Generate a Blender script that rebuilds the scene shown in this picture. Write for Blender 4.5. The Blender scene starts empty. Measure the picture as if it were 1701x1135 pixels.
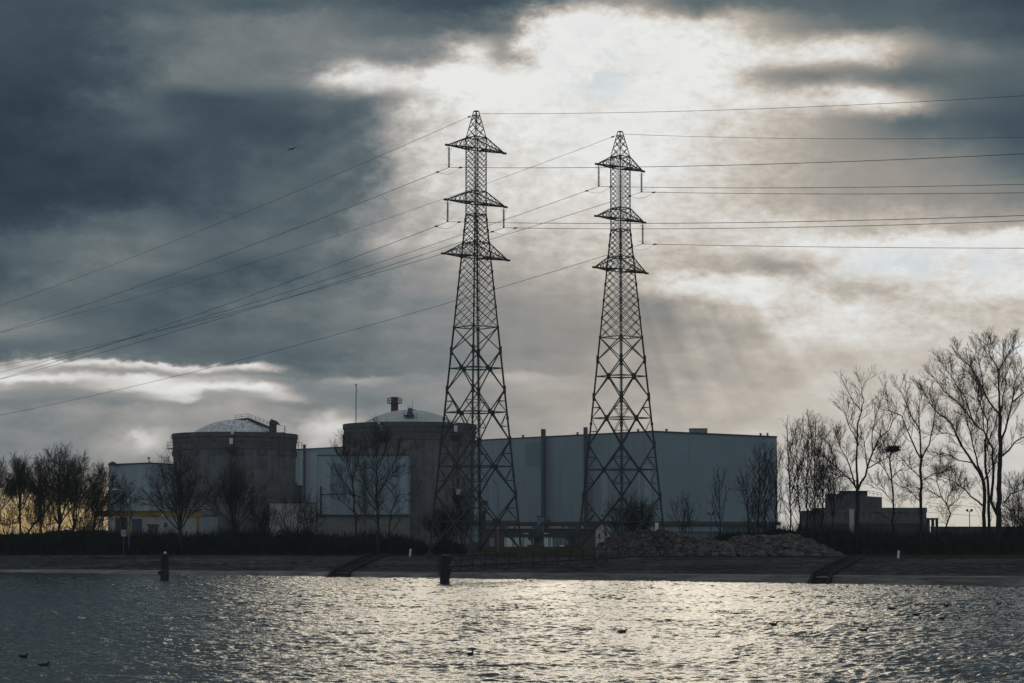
import bpy, math, random
import numpy as np
from mathutils import Vector, Matrix
random.seed(7); rng = np.random.RandomState(7)
S = bpy.context.scene
COL = S.collection
R = math.radians

# ------------------------------------------------------------------ camera
F = 3600.0; CX, CY = 850.5, 567.5; HOR = 885.0; H0 = 5.6
PITCH = math.atan((HOR - CY) / F)
cp, sp = math.cos(PITCH), math.sin(PITCH)
cam = bpy.data.cameras.new('camera'); cam_o = bpy.data.objects.new('camera', cam); COL.objects.link(cam_o)
cam.sensor_width = 36.0; cam.lens = F / 1701.0 * 36.0
cam.clip_start = 0.5; cam.clip_end = 30000
cam_o.location = (0, 0, H0); cam_o.rotation_euler = (math.pi / 2 + PITCH, 0, 0)
S.camera = cam_o

def P(px, py, Y):
    """point at world depth Y seen at photo pixel px,py"""
    a = (px - CX) / F; b = (CY - py) / F
    d = Vector((a, cp - b * sp, sp + b * cp))
    t = Y / d.y
    return Vector((d.x * t, Y, H0 + d.z * t))
def G(px, Y, z):
    p = P(px, HOR + (H0 - z) / Y * F, Y)
    return Vector((p.x, Y, z))
def ZP(py, Y): return P(CX, py, Y).z
def M(Y): return Y / F          # metres per photo pixel

# ------------------------------------------------------------------ light
SUN_EL, SUN_AZ = 12.4, 1.9
sun = bpy.data.lights.new('sun', 'SUN'); sun_o = bpy.data.objects.new('sun', sun); COL.objects.link(sun_o)
sun.energy = 0.5; sun.angle = R(16); sun.color = (1.0, 0.87, 0.68)
sd = Vector((math.sin(R(SUN_AZ)) * math.cos(R(SUN_EL)), math.cos(R(SUN_AZ)) * math.cos(R(SUN_EL)), math.sin(R(SUN_EL))))
sun_o.rotation_euler = (-sd).to_track_quat('-Z', 'Y').to_euler()
sun_o.location = (0, 200, 150)

V = S.view_settings
V.view_transform = 'Standard'; V.look = 'None'; V.gamma = 1; EXPO = -1.9; V.exposure = EXPO

# ------------------------------------------------------------------ world: cloudy sky
W = bpy.data.worlds.new('World'); S.world = W; W.use_nodes = True
nt = W.node_tree; N = nt.nodes; L = nt.links
N.clear()
def nd(t, **kw):
    n = N.new(t)
    for k, v in kw.items(): setattr(n, k, v)
    return n
def sock(n, i, v):
    if v is None: return
    if isinstance(v, bpy.types.NodeSocket): L.new(v, n.inputs[i])
    else: n.inputs[i].default_value = v
def math_(op, a, b=None, c=None, clamp=False):
    n = nd('ShaderNodeMath', operation=op); n.use_clamp = clamp
    sock(n, 0, a); sock(n, 1, b); sock(n, 2, c); return n.outputs[0]
def dot(a, v):
    n = nd('ShaderNodeVectorMath', operation='DOT_PRODUCT'); L.new(a, n.inputs[0]); n.inputs[1].default_value = v
    return n.outputs['Value']
def maprange(v, a, b, c=0., d=1., smooth=True):
    n = nd('ShaderNodeMapRange', interpolation_type='SMOOTHSTEP' if smooth else 'LINEAR')
    sock(n, 0, v); n.inputs[1].default_value = a; n.inputs[2].default_value = b
    n.inputs[3].default_value = c; n.inputs[4].default_value = d; return n.outputs[0]
def mixc(f, a, b, kind='RGBA', blend='MIX'):
    n = nd('ShaderNodeMix', data_type=kind); n.blend_type = blend if kind == 'RGBA' else 'MIX'
    o = {'RGBA': (6, 7, 2), 'FLOAT': (2, 3, 0)}[kind]
    sock(n, 0, f); sock(n, o[0], a); sock(n, o[1], b); return n.outputs[o[2]]
def noise(vec, scale, detail=5, rough=.55, dist=0., dims='3D'):
    n = nd('ShaderNodeTexNoise', noise_dimensions=dims); L.new(vec, n.inputs['Vector'])
    n.inputs['Scale'].default_value = scale; n.inputs['Detail'].default_value = detail
    n.inputs['Roughness'].default_value = rough; n.inputs['Distortion'].default_value = dist
    return n.outputs[0], n.outputs[1]
def comb(x, y, z=0.):
    n = nd('ShaderNodeCombineXYZ'); sock(n, 0, x); sock(n, 1, y); sock(n, 2, z); return n.outputs[0]
tc = nd('ShaderNodeTexCoord'); D = tc.outputs['Generated']
c_ = math_('MAXIMUM', dot(D, (0, cp, sp)), 0.05)
X = math_('ADD', math_('MULTIPLY', math_('DIVIDE', dot(D, (1, 0, 0)), c_), F / 1000), CX / 1000)   # thousands of units
Y = math_('SUBTRACT', CY / 1000, math_('MULTIPLY', math_('DIVIDE', dot(D, (0, -sp, cp)), c_), F / 1000))
base = comb(X, math_('MULTIPLY', Y, 2.2))
n1, _ = noise(base, 3.2, 6, .58)
n2, _ = noise(comb(X, math_('MULTIPLY', Y, 2.2), 7.3), 3.2, 6, .58)
n3, _ = noise(comb(X, math_('MULTIPLY', Y, 1.6), 3.1), 11., 9, .66)
Xw = math_('ADD', X, math_('ADD', math_('MULTIPLY', math_('SUBTRACT', n1, .5), .09), math_('MULTIPLY', math_('SUBTRACT', n3, .5), .11)))
Yw = math_('ADD', Y, math_('ADD', math_('MULTIPLY', math_('SUBTRACT', n2, .5), .045), math_('MULTIPLY', math_('SUBTRACT', n3, .5), .042)))
ROWS = [
(0, [(0,.28),(150,.30),(300,.36),(420,.33),(520,.35),(650,.30),(760,.27),(850,.30),(930,.42),(1000,.55),(1080,.52),(1150,.40),(1250,.40),(1400,.36),(1550,.33),(1701,.24)]),
(38, [(0,.29),(120,.28),(250,.40),(400,.44),(520,.46),(620,.40),(760,.38),(860,.50),(900,.9),(960,.95),(1040,.93),(1120,.88),(1200,.80),(1300,.55),(1420,.42),(1560,.36),(1701,.28)]),
(90, [(0,.25),(150,.28),(300,.42),(430,.45),(560,.48),(700,.55),(790,.85),(840,.60),(900,.9),(970,.95),(1030,.90),(1080,.92),(1200,.92),(1300,.85),(1400,.88),(1480,.75),(1560,.50),(1630,.45),(1701,.38)]),
(130, [(0,.24),(150,.27),(300,.44),(420,.46),(500,.55),(570,.88),(650,.86),(740,.96),(850,.95),(930,.95),(1010,.87),(1070,.92),(1200,.9),(1260,.65),(1330,.50),(1420,.50),(1500,.42),(1600,.40),(1701,.36)]),
(170, [(0,.22),(120,.25),(220,.38),(300,.30),(400,.32),(520,.36),(620,.45),(680,.68),(750,.88),(850,.95),(930,.93),(1000,.88),(1060,.95),(1150,.92),(1280,.85),(1380,.82),(1440,.92),(1500,.75),(1560,.48),(1701,.33)]),
(210, [(0,.22),(150,.28),(250,.36),(350,.30),(480,.31),(600,.38),(650,.52),(690,.72),(760,.84),(850,.93),(950,.92),(1050,.94),(1150,.86),(1280,.74),(1380,.60),(1480,.42),(1600,.34),(1701,.28)]),
(260, [(0,.22),(150,.25),(260,.27),(400,.34),(520,.37),(620,.42),(655,.62),(720,.80),(850,.87),(950,.90),(1060,.94),(1130,.86),(1230,.74),(1350,.60),(1480,.50),(1600,.44),(1701,.32)]),
(320, [(0,.21),(100,.22),(250,.26),(400,.33),(520,.38),(600,.42),(650,.62),(720,.78),(850,.84),(1000,.86),(1120,.84),(1230,.72),(1350,.60),(1500,.52),(1600,.50),(1701,.46)]),
(370, [(0,.23),(120,.33),(220,.40),(330,.35),(450,.38),(560,.42),(640,.62),(720,.76),(850,.80),(1000,.82),(1150,.82),(1250,.82),(1320,.80),(1420,.72),(1550,.70),(1701,.62)]),
(400, [(0,.36),(120,.38),(250,.42),(350,.38),(480,.40),(560,.46),(640,.66),(750,.74),(900,.76),(1050,.80),(1180,.78),(1260,.84),(1330,.93),(1420,.90),(1500,.92),(1600,.92),(1701,.93)]),
(440, [(0,.30),(120,.40),(220,.42),(300,.38),(400,.30),(520,.36),(620,.48),(720,.64),(850,.68),(1000,.76),(1080,.72),(1200,.68),(1320,.65),(1400,.85),(1500,.90),(1600,.88),(1701,.88)]),
(475, [(0,.36),(120,.42),(250,.34),(330,.30),(450,.36),(560,.44),(650,.54),(800,.60),(950,.66),(1060,.70),(1120,.80),(1200,.90),(1290,.88),(1400,.68),(1500,.74),(1600,.88),(1701,.93)]),
(510, [(0,.42),(150,.38),(300,.36),(420,.42),(520,.44),(620,.50),(760,.54),(900,.56),(1040,.56),(1090,.48),(1150,.55),(1220,.72),(1300,.76),(1370,.84),(1450,.80),(1550,.72),(1701,.72)]),
(550, [(0,.52),(100,.45),(250,.38),(400,.42),(520,.42),(650,.48),(800,.52),(950,.52),(1090,.50),(1170,.54),(1260,.62),(1320,.76),(1400,.80),(1480,.74),(1600,.70),(1701,.68)]),
(585, [(0,.40),(150,.42),(280,.40),(400,.38),(520,.40),(650,.45),(800,.50),(950,.50),(1080,.50),(1200,.56),(1300,.64),(1450,.68),(1600,.70),(1660,.80),(1701,.90)]),
(596, [(0,.46),(100,.50),(250,.44),(400,.42),(480,.40),(560,.44),(650,.46),(800,.50),(950,.53),(1100,.52),(1250,.59),(1400,.66),(1550,.67),(1701,.72)]),
(604, [(0,.66),(70,.86),(180,.84),(300,.88),(370,.80),(440,.86),(480,.46),(560,.44),(650,.46),(800,.50),(950,.53),(1100,.52),(1250,.59),(1400,.66),(1550,.67),(1701,.72)]),
(616, [(0,.80),(80,.68),(200,.60),(300,.64),(400,.58),(460,.50),(560,.44),(650,.46),(800,.50),(950,.53),(1100,.52),(1250,.59),(1400,.66),(1550,.67),(1701,.72)]),
(629, [(0,.92),(80,.90),(170,.82),(260,.90),(320,.74),(420,.66),(480,.54),(560,.56),(610,.62),(700,.50),(860,.62),(950,.57),(1100,.53),(1250,.60),(1400,.67),(1701,.70)]),
(645, [(0,.68),(100,.62),(190,.80),(260,.92),(340,.93),(400,.90),(458,.90),(485,.58),(560,.52),(640,.52),(800,.52),(900,.58),(1050,.56),(1250,.60),(1400,.67),(1701,.70)]),
(659, [(0,.56),(150,.55),(230,.66),(290,.86),(340,.66),(430,.64),(470,.76),(510,.56),(600,.48),(750,.52),(900,.56),(1050,.56),(1200,.60),(1400,.68),(1701,.70)]),
(672, [(0,.50),(150,.52),(300,.60),(420,.60),(520,.52),(650,.50),(800,.53),(1000,.57),(1200,.61),(1400,.68),(1701,.70)]),
(690, [(0,.52),(100,.56),(250,.62),(400,.64),(480,.62),(540,.74),(570,.60),(650,.52),(800,.54),(1000,.58),(1200,.62),(1400,.68),(1701,.70)]),
(712, [(0,.52),(120,.55),(250,.60),(450,.62),(500,.80),(570,.82),(620,.60),(800,.56),(1000,.58),(1200,.63),(1400,.69),(1701,.72)]),
(735, [(0,.54),(150,.57),(220,.68),(240,.82),(275,.72),(330,.60),(480,.66),(530,.76),(600,.64),(800,.60),(1000,.61),(1300,.68),(1701,.72)]),
(770, [(0,.52),(180,.56),(500,.66),(800,.62),(1300,.70),(1701,.72)]),
(815, [(0,.60),(60,.66),(180,.64),(400,.60),(1300,.72),(1701,.74)]),
(850, [(0,.74),(60,.78),(180,.74),(400,.62),(1300,.73),(1701,.76)]),
]
xf = math_('DIVIDE', math_('ADD', Xw, .4), 2.5)
lum = None; prevy = None
for y, pts in ROWS:
    cr = nd('ShaderNodeValToRGB'); L.new(xf, cr.inputs[0]); r_ = cr.color_ramp; r_.interpolation = 'CARDINAL'
    el = r_.elements
    while len(el) > 1: el.remove(el[-1])
    for i, (x, v) in enumerate(pts):
        e = el[0] if i == 0 else el.new((x + 400) / 2500.)
        e.position = (x + 400) / 2500.; e.color = (v, v, v, 1)
    if lum is None: lum = cr.outputs[0]
    else: lum = mixc(maprange(Yw, prevy / 1000, y / 1000, smooth=True), lum, cr.outputs[0])
    prevy = y
sep = nd('ShaderNodeSeparateColor'); L.new(lum, sep.inputs[0]); lum = sep.outputs[0]
# cloud texture, stronger high up than in the flat veil near the horizon
tex = math_('ADD', math_('MULTIPLY', math_('SUBTRACT', n3, .5), .24), math_('MULTIPLY', math_('SUBTRACT', n1, .5), .12))
nb, _ = noise(comb(X, math_('MULTIPLY', Y, 3.6), 1.7), 13., 7, .6)
tex = math_('ADD', tex, math_('MULTIPLY', math_('SUBTRACT', nb, .5), maprange(Y, .3, .5, .07, .17)))
lum = math_('ADD', lum, math_('MULTIPLY', tex, maprange(lum, .3, 1., .55, .8)))
def blobz(x, y, sx, sy):
    a = math_('DIVIDE', math_('SUBTRACT', X, x / 1000), sx / 1000); b = math_('DIVIDE', math_('SUBTRACT', Y, y / 1000), sy / 1000)
    return math_('EXPONENT', math_('MULTIPLY', math_('ADD', math_('MULTIPLY', a, a), math_('MULTIPLY', b, b)), -1.))
# crepuscular beams fanning out from the gap where the sun sits
ang = nd('ShaderNodeMath', operation='ARCTAN2')
L.new(math_('SUBTRACT', X, .93), ang.inputs[0]); L.new(math_('SUBTRACT', Y, .04), ang.inputs[1])
rn, _ = noise(comb(math_('MULTIPLY', ang.outputs[0], 7.), 0., 0.), 1.3, 3, .5)
beam = math_('MULTIPLY', math_('MULTIPLY', math_('SUBTRACT', rn, .48), .42), math_('ADD', math_('ADD', blobz(1230, 560, 260, 130), math_('MULTIPLY', blobz(200, 730, 280, 60), 1.2)), math_('MULTIPLY', blobz(660, 330, 190, 170), .7)))
lum = math_('ADD', lum, beam)
lum = math_('ADD', lum, math_('MULTIPLY', maprange(Y, .22, .05), .025))
lum = math_('ADD', lum, math_('MULTIPLY', blobz(1480, 290, 260, 75), .09))
lum = math_('ADD', lum, math_('MULTIPLY', blobz(200, 430, 300, 50), .04))
lum = math_('ADD', lum, math_('MULTIPLY', math_('MULTIPLY', maprange(Y, .42, .60), maprange(X, .45, 1.1)), .10))
nf, _ = noise(comb(X, math_('MULTIPLY', Y, 1.8), 5.5), 34., 6, .65)
puff = math_('MULTIPLY', maprange(lum, .55, .80), maprange(Y, .66, .5))
lum = math_('ADD', lum, math_('MULTIPLY', math_('MULTIPLY', math_('SUBTRACT', nf, .49), .34), puff))
lum = math_('MINIMUM', math_('MAXIMUM', lum, .12), .945)
def s2l(c): return tuple(((v / 12.92) if v <= .04045 else ((v + .055) / 1.055) ** 2.4) for v in c) + (1.,)
cr = nd('ShaderNodeValToRGB'); L.new(lum, cr.inputs[0]); el = cr.color_ramp.elements
STOPS = [(.12,(.13,.165,.205)),(.22,(.18,.235,.28)),(.32,(.255,.315,.355)),(.42,(.365,.412,.43)),(.52,(.495,.515,.52)),(.62,(.605,.60,.59)),(.72,(.72,.71,.69)),(.84,(.845,.84,.825)),(.95,(.925,.925,.915))]
while len(el) > 1: el.remove(el[-1])
for i, (p, c) in enumerate(STOPS):
    e = el[0] if i == 0 else el.new(p)
    e.position = p; e.color = s2l(c)
view_sky = cr.outputs[0]
warm = math_('MULTIPLY', math_('MULTIPLY', maprange(lum, .38, .55), maprange(lum, .92, .75)), maprange(X, .60, 1.1))
wm_ = nd('ShaderNodeMix', data_type='RGBA'); wm_.blend_type = 'MULTIPLY'; L.new(warm, wm_.inputs[0]); L.new(view_sky, wm_.inputs[6]); wm_.inputs[7].default_value = (1.045, .99, .925, 1)
view_sky = wm_.outputs[2]
# low yellow glow of the evening sky above the horizon at the far left, fainter at the right
def blob(x, y, sx, sy):
    a = math_('DIVIDE', math_('SUBTRACT', X, x / 1000), sx / 1000); b = math_('DIVIDE', math_('SUBTRACT', Y, y / 1000), sy / 1000)
    r2 = math_('ADD', math_('MULTIPLY', a, a), math_('MULTIPLY', b, b))
    return math_('EXPONENT', math_('MULTIPLY', r2, -1.))
view_sky = mixc(math_('MULTIPLY', blob(60, 862, 260, 46), 1., clamp=True), view_sky, s2l((.93, .78, .50)))
view_sky = mixc(math_('MULTIPLY', blob(1600, 850, 150, 42), .4), view_sky, s2l((.90, .84, .70)))
# clear gaps between the clouds show the blue sky itself
skyt = nd('ShaderNodeTexSky', sky_type='NISHITA'); skyt.sun_disc = False
skyt.sun_elevation = R(SUN_EL); skyt.sun_rotation = R(SUN_AZ); skyt.dust_density = 2.0
skys = nd('ShaderNodeVectorMath', operation='SCALE'); L.new(skyt.outputs[0], skys.inputs[0]); skys.inputs['Scale'].default_value = .05
gap = math_('MULTIPLY', math_('ADD', blob(1000, 120, 75, 70), blob(1540, 440, 150, 30)), maprange(n3, .42, .56), clamp=True)
view_sky = mixc(math_('MULTIPLY', gap, .7), view_sky, s2l((.80, .84, .86)))
# the rest of the dome: broken grey-blue cloud over the clear sky
g1, _ = noise(D, 2.3, 6, .6); g2, _ = noise(D, 5.1, 5, .6)
gen = mixc(maprange(g1, .36, .66), s2l((.47, .52, .555)), s2l((.70, .73, .75)))
gen = mixc(maprange(g2, .60, .72, 0., .35), gen, skys.outputs[0])
wmask = maprange(c_, .80, .945)
final = mixc(wmask, gen, view_sky)
fs = nd('ShaderNodeVectorMath', operation='SCALE'); L.new(final, fs.inputs[0]); fs.inputs['Scale'].default_value = 10.*2**(-EXPO)/1.5
bg = nd('ShaderNodeBackground'); L.new(fs.outputs[0], bg.inputs[0]); bg.inputs[1].default_value = 0.15
wo = nd('ShaderNodeOutputWorld'); L.new(bg.outputs[0], wo.inputs[0])
W.cycles.sampling_method = 'MANUAL'; W.cycles.sample_map_resolution = 512

# ------------------------------------------------------------------ helpers
class MB:
    def __init__(s): s.v = []; s.f = []
    def quadbox(s, c):                    # 8 corners: bottom 4 ccw, top 4 ccw
        b = len(s.v); s.v += [tuple(p) for p in c]
        s.f += [(b+3,b+2,b+1,b),(b+4,b+5,b+6,b+7),(b,b+1,b+5,b+4),(b+1,b+2,b+6,b+5),(b+2,b+3,b+7,b+6),(b+3,b,b+4,b+7)]
    def box(s, x0, x1, y0, y1, z0, z1, rz=0., o=(0,0,0)):
        c, q = math.cos(rz), math.sin(rz); cs = []
        for z in (z0, z1):
            for x, y in ((x0,y0),(x1,y0),(x1,y1),(x0,y1)):
                cs.append((o[0]+x*c-y*q, o[1]+x*q+y*c, o[2]+z))
        s.quadbox(cs)
    def tube(s, pts, rad, n=4, cap=True, phase=0.):
        pts = [Vector(p) for p in pts]; m = len(pts)
        if not hasattr(rad, '__len__'): rad = [rad] * m
        b = len(s.v); up = None
        for i, p in enumerate(pts):
            t = pts[min(i+1, m-1)] - pts[max(i-1, 0)]
            if t.length < 1e-9: t = Vector((0,0,1))
            t.normalize()
            if up is None: up = Vector((0,0,1)) if abs(t.z) < .9 else Vector((0,1,0))
            a = t.cross(up); 
            if a.length < 1e-4: a = t.cross(Vector((1,0,0)))
            a.normalize(); u = a.cross(t); up = u
            for k in range(n):
                q = 2*math.pi*k/n + phase
                d = a*math.cos(q) + u*math.sin(q)
                s.v.append((p.x+d.x*rad[i], p.y+d.y*rad[i], p.z+d.z*rad[i]))
        for i in range(m-1):
            for k in range(n):
                s.f.append((b+i*n+k, b+i*n+(k+1)%n, b+(i+1)*n+(k+1)%n, b+(i+1)*n+k))
        if cap:
            s.f.append(tuple(b+k for k in range(n))[::-1]); s.f.append(tuple(b+(m-1)*n+k for k in range(n)))
    def bar(s, a, b, w): s.tube([a, b], w*.7071, 4, True, math.pi/4)
    def lathe(s, prof, n=48, o=(0,0,0), close=True):
        b = len(s.v)
        for r, z in prof:
            for k in range(n):
                q = 2*math.pi*k/n; s.v.append((o[0]+r*math.cos(q), o[1]+r*math.sin(q), o[2]+z))
        for i in range(len(prof)-1):
            for k in range(n):
                s.f.append((b+i*n+k, b+i*n+(k+1)%n, b+(i+1)*n+(k+1)%n, b+(i+1)*n+k))
        if close:
            s.f.append(tuple(b+k for k in range(n))[::-1]); s.f.append(tuple(b+(len(prof)-1)*n+k for k in range(n)))
    def prism(s, pts, z0, z1):            # pts: plan outline ccw
        b = len(s.v); n = len(pts)
        s.v += [(p[0],p[1],z0) for p in pts] + [(p[0],p[1],z1) for p in pts]
        s.f.append(tuple(range(b, b+n))[::-1]); s.f.append(tuple(range(b+n, b+2*n)))
        for k in range(n): s.f.append((b+k, b+(k+1)%n, b+n+(k+1)%n, b+n+k))
    def blob(s, c, rx, ry, rz, seed=0, jit=.18, nu=7, nv=5, rot=0.):
        r = random.Random(seed); b = len(s.v); ca, sa = math.cos(rot), math.sin(rot)
        s.v.append((c[0], c[1], c[2]-rz))
        for j in range(1, nv):
            th = math.pi*j/nv
            for k in range(nu):
                q = 2*math.pi*(k+.5*(j%2))/nu; m = 1+r.uniform(-jit, jit)
                x, y = rx*math.sin(th)*math.cos(q)*m, ry*math.sin(th)*math.sin(q)*m
                s.v.append((c[0]+x*ca-y*sa, c[1]+x*sa+y*ca, c[2]-rz*math.cos(th)*m))
        s.v.append((c[0], c[1], c[2]+rz)); t = len(s.v)-1
        for k in range(nu): s.f.append((b, b+1+(k+1)%nu, b+1+k))
        for j in range(nv-2):
            for k in range(nu):
                a0 = b+1+j*nu+k; a1 = b+1+j*nu+(k+1)%nu; s.f.append((a0, a1, a1+nu, a0+nu))
        q0 = b+1+(nv-2)*nu
        for k in range(nu): s.f.append((q0+k, q0+(k+1)%nu, t))
    def build(s, name, mat, parent=None, smooth=False, origin=None):
        me = bpy.data.meshes.new(name)
        v = s.v
        if origin is not None: v = [(p[0]-origin[0], p[1]-origin[1], p[2]-origin[2]) for p in v]
        me.from_pydata(v, [], s.f); me.materials.append(mat)
        if smooth: me.polygons.foreach_set('use_smooth', [True]*len(me.polygons))
        o = bpy.data.objects.new(name, me); COL.objects.link(o)
        if origin is not None and parent is None: o.location = origin
        if parent is not None: o.parent = parent
        return o
def tag(o, label=None, cat=None, group=None, kind=None):
    if label: o['label'] = label
    if cat: o['category'] = cat
    if group: o['group'] = group
    if kind: o['kind'] = kind
    return o
def thing(name, label, cat, loc=(0,0,0), group=None, rz=0.):
    o = bpy.data.objects.new(name, None); COL.objects.link(o); o.location = loc; o.rotation_euler = (0,0,rz)
    o.empty_display_size = .5
    return tag(o, label, cat, group)
def wpart(mb, name, mat, parent, smooth=False):      # part given in world coordinates
    return mb.build(name, mat, parent, smooth, origin=tuple(parent.location))

# ------------------------------------------------------------------ materials
def mat(name, col, rough=.8, metal=0., var=.0, scale=1., bump=0., bscale=None, stretch=(1,1,1), spec=.3, col2=None, extra=None):
    m = bpy.data.materials.new(name); m.use_nodes = True; t = m.node_tree; n = t.nodes; l = t.links
    b = n['Principled BSDF']; b.inputs['Roughness'].default_value = rough; b.inputs['Metallic'].default_value = metal
    b.inputs['Specular IOR Level'].default_value = 0. if rough >= .89 else spec
    c2 = col2 or tuple(c*(1-var) for c in col); c1 = tuple(c*(1+var) for c in col) if not col2 else col
    tc = n.new('ShaderNodeTexCoord'); mp = n.new('ShaderNodeMapping'); l.new(tc.outputs['Object'], mp.inputs[0]); mp.inputs['Scale'].default_value = stretch
    nz = n.new('ShaderNodeTexNoise'); l.new(mp.outputs[0], nz.inputs['Vector']); nz.inputs['Scale'].default_value = scale
    nz.inputs['Detail'].default_value = 6; nz.inputs['Roughness'].default_value = .62
    r = n.new('ShaderNodeMapRange'); l.new(nz.outputs[0], r.inputs[0]); r.inputs[1].default_value = .32; r.inputs[2].default_value = .68
    mx = n.new('ShaderNodeMix'); mx.data_type = 'RGBA'; l.new(r.outputs[0], mx.inputs[0])
    mx.inputs[6].default_value = (*c2, 1); mx.inputs[7].default_value = (*c1, 1)
    out = mx.outputs[2]
    if extra: out = extra(n, l, tc, out)
    l.new(out, b.inputs['Base Color'])
    if bump:
        nb = n.new('ShaderNodeTexNoise'); l.new(mp.outputs[0], nb.inputs['Vector']); nb.inputs['Scale'].default_value = bscale or scale*3
        nb.inputs['Detail'].default_value = 5
        bp = n.new('ShaderNodeBump'); bp.inputs['Strength'].default_value = bump; bp.inputs['Distance'].default_value = .1
        l.new(nb.outputs[0], bp.inputs['Height']); l.new(bp.outputs[0], b.inputs['Normal'])
    return m
def mulnode(n, l, a, b_, f=1.):
    mx = n.new('ShaderNodeMix'); mx.data_type = 'RGBA'; mx.blend_type = 'MULTIPLY'; mx.inputs[0].default_value = f
    l.new(a, mx.inputs[6]); l.new(b_, mx.inputs[7]); return mx.outputs[2]
def gray(n, l, val, lo, hi, a=.3, b=.7):
    r = n.new('ShaderNodeMapRange'); l.new(val, r.inputs[0]); r.inputs[1].default_value = a; r.inputs[2].default_value = b
    r.inputs[3].default_value = lo; r.inputs[4].default_value = hi
    c = n.new('ShaderNodeCombineColor')
    for i in range(3): l.new(r.outputs[0], c.inputs[i])
    return c.outputs[0]
def ex_concrete(n, l, tc, out):
    # pour lines, formwork bays and weather streaks that belong to the concrete
    sx = n.new('ShaderNodeSeparateXYZ'); l.new(tc.outputs['Object'], sx.inputs[0])
    at = n.new('ShaderNodeMath'); at.operation = 'ARCTAN2'; l.new(sx.outputs[1], at.inputs[0]); l.new(sx.outputs[0], at.inputs[1])
    cb = n.new('ShaderNodeCombineXYZ'); l.new(at.outputs[0], cb.inputs[0])
    zz = n.new('ShaderNodeMath'); zz.operation = 'MULTIPLY'; l.new(sx.outputs[2], zz.inputs[0]); zz.inputs[1].default_value = 1/2.6
    l.new(zz.outputs[0], cb.inputs[1])
    sc = n.new('ShaderNodeMapping'); l.new(cb.outputs[0], sc.inputs[0]); sc.inputs['Scale'].default_value = (6.2, 1, 1)
    br = n.new('ShaderNodeTexBrick'); l.new(sc.outputs[0], br.inputs[0]); br.inputs['Scale'].default_value = 1
    br.inputs['Color1'].default_value = (.86,.87,.9,1); br.inputs['Color2'].default_value = (1.10,1.08,1.08,1); br.inputs['Mortar'].default_value = (.55,.55,.55,1)
    br.inputs['Mortar Size'].default_value = .012; br.inputs['Brick Width'].default_value = 1.6; br.inputs['Row Height'].default_value = .9
    out = mulnode(n, l, out, br.outputs[0], .9)
    ms = n.new('ShaderNodeMapping'); l.new(cb.outputs[0], ms.inputs[0]); ms.inputs['Scale'].default_value = (14, .12, 1)
    ns = n.new('ShaderNodeTexNoise'); l.new(ms.outputs[0], ns.inputs['Vector']); ns.inputs['Scale'].default_value = 1.2; ns.inputs['Detail'].default_value = 5
    return mulnode(n, l, out, gray(n, l, ns.outputs[0], .74, 1.18), .9)
def ex_patch(n, l, tc, out):
    ms = n.new('ShaderNodeMapping'); l.new(tc.outputs['Object'], ms.inputs[0]); ms.inputs['Scale'].default_value = (.06, .22, 1)
    ns = n.new('ShaderNodeTexNoise'); l.new(ms.outputs[0], ns.inputs['Vector']); ns.inputs['Scale'].default_value = 1.; ns.inputs['Detail'].default_value = 8
    ns.inputs['Roughness'].default_value = .7; ns.inputs['Distortion'].default_value = .8
    return mulnode(n, l, out, gray(n, l, ns.outputs[0], .25, 2.3), 1.)
def ex_cladding(n, l, tc, out):
    # vertical ribbed sheets, slightly different batches, rain streaks
    sx = n.new('ShaderNodeSeparateXYZ'); l.new(tc.outputs['Object'], sx.inputs[0])
    ad = n.new('ShaderNodeMath'); ad.operation = 'SUBTRACT'; l.new(sx.outputs[0], ad.inputs[0]); l.new(sx.outputs[1], ad.inputs[1])
    cb = n.new('ShaderNodeCombineXYZ'); l.new(ad.outputs[0], cb.inputs[0]); l.new(sx.outputs[2], cb.inputs[1])
    br = n.new('ShaderNodeTexBrick'); l.new(cb.outputs[0], br.inputs[0]); br.inputs['Scale'].default_value = .12
    br.inputs['Color1'].default_value = (.9,.92,.93,1); br.inputs['Color2'].default_value = (1.07,1.06,1.05,1); br.inputs['Mortar'].default_value = (.8,.8,.8,1)
    br.inputs['Mortar Size'].default_value = .006; br.inputs['Brick Width'].default_value = .35; br.inputs['Row Height'].default_value = 1.6
    out = mulnode(n, l, out, br.outputs[0], .45)
    ms = n.new('ShaderNodeMapping'); l.new(cb.outputs[0], ms.inputs[0]); ms.inputs['Scale'].default_value = (.45, .035, 1)
    ns = n.new('ShaderNodeTexNoise'); l.new(ms.outputs[0], ns.inputs['Vector']); ns.inputs['Scale'].default_value = 1.; ns.inputs['Detail'].default_value = 7
    ns.inputs['Roughness'].default_value = .65
    return mulnode(n, l, out, gray(n, l, ns.outputs[0], .86, 1.15), .9)
M_ = {}
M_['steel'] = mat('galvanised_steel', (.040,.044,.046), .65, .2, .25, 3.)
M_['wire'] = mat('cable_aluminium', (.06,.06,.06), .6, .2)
M_['insul'] = mat('insulator_glass', (.05,.045,.04), .25, 0, .2, 4., spec=.5)
M_['concrete'] = mat('weathered_concrete', (.122,.127,.134), .9, 0, .22, .35, .3, 2., extra=ex_concrete)
M_['rim'] = mat('rim_concrete', (.085,.083,.085), .9, 0, .3, .5, .3, 2.)
M_['conc_plain'] = mat('plain_concrete', (.15,.145,.14), .9, 0, .25, .4, .3, 2.)
M_['dome_white'] = mat('dome_frost', (.75,.75,.78), .7, 0, 0, .8, 0, col2=(.13,.13,.14), stretch=(1.6,1.6,.25))
M_['dome_green'] = mat('dome_membrane', (.36,.37,.35), .75, 0, .12, .5)
M_['clad'] = mat('blue_grey_cladding', (.172,.225,.265), .55, .0, .06, .05, extra=ex_cladding)
M_['clad_light'] = mat('pale_cladding', (.235,.295,.33), .6, .0, .06, .05, extra=ex_cladding)
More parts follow.
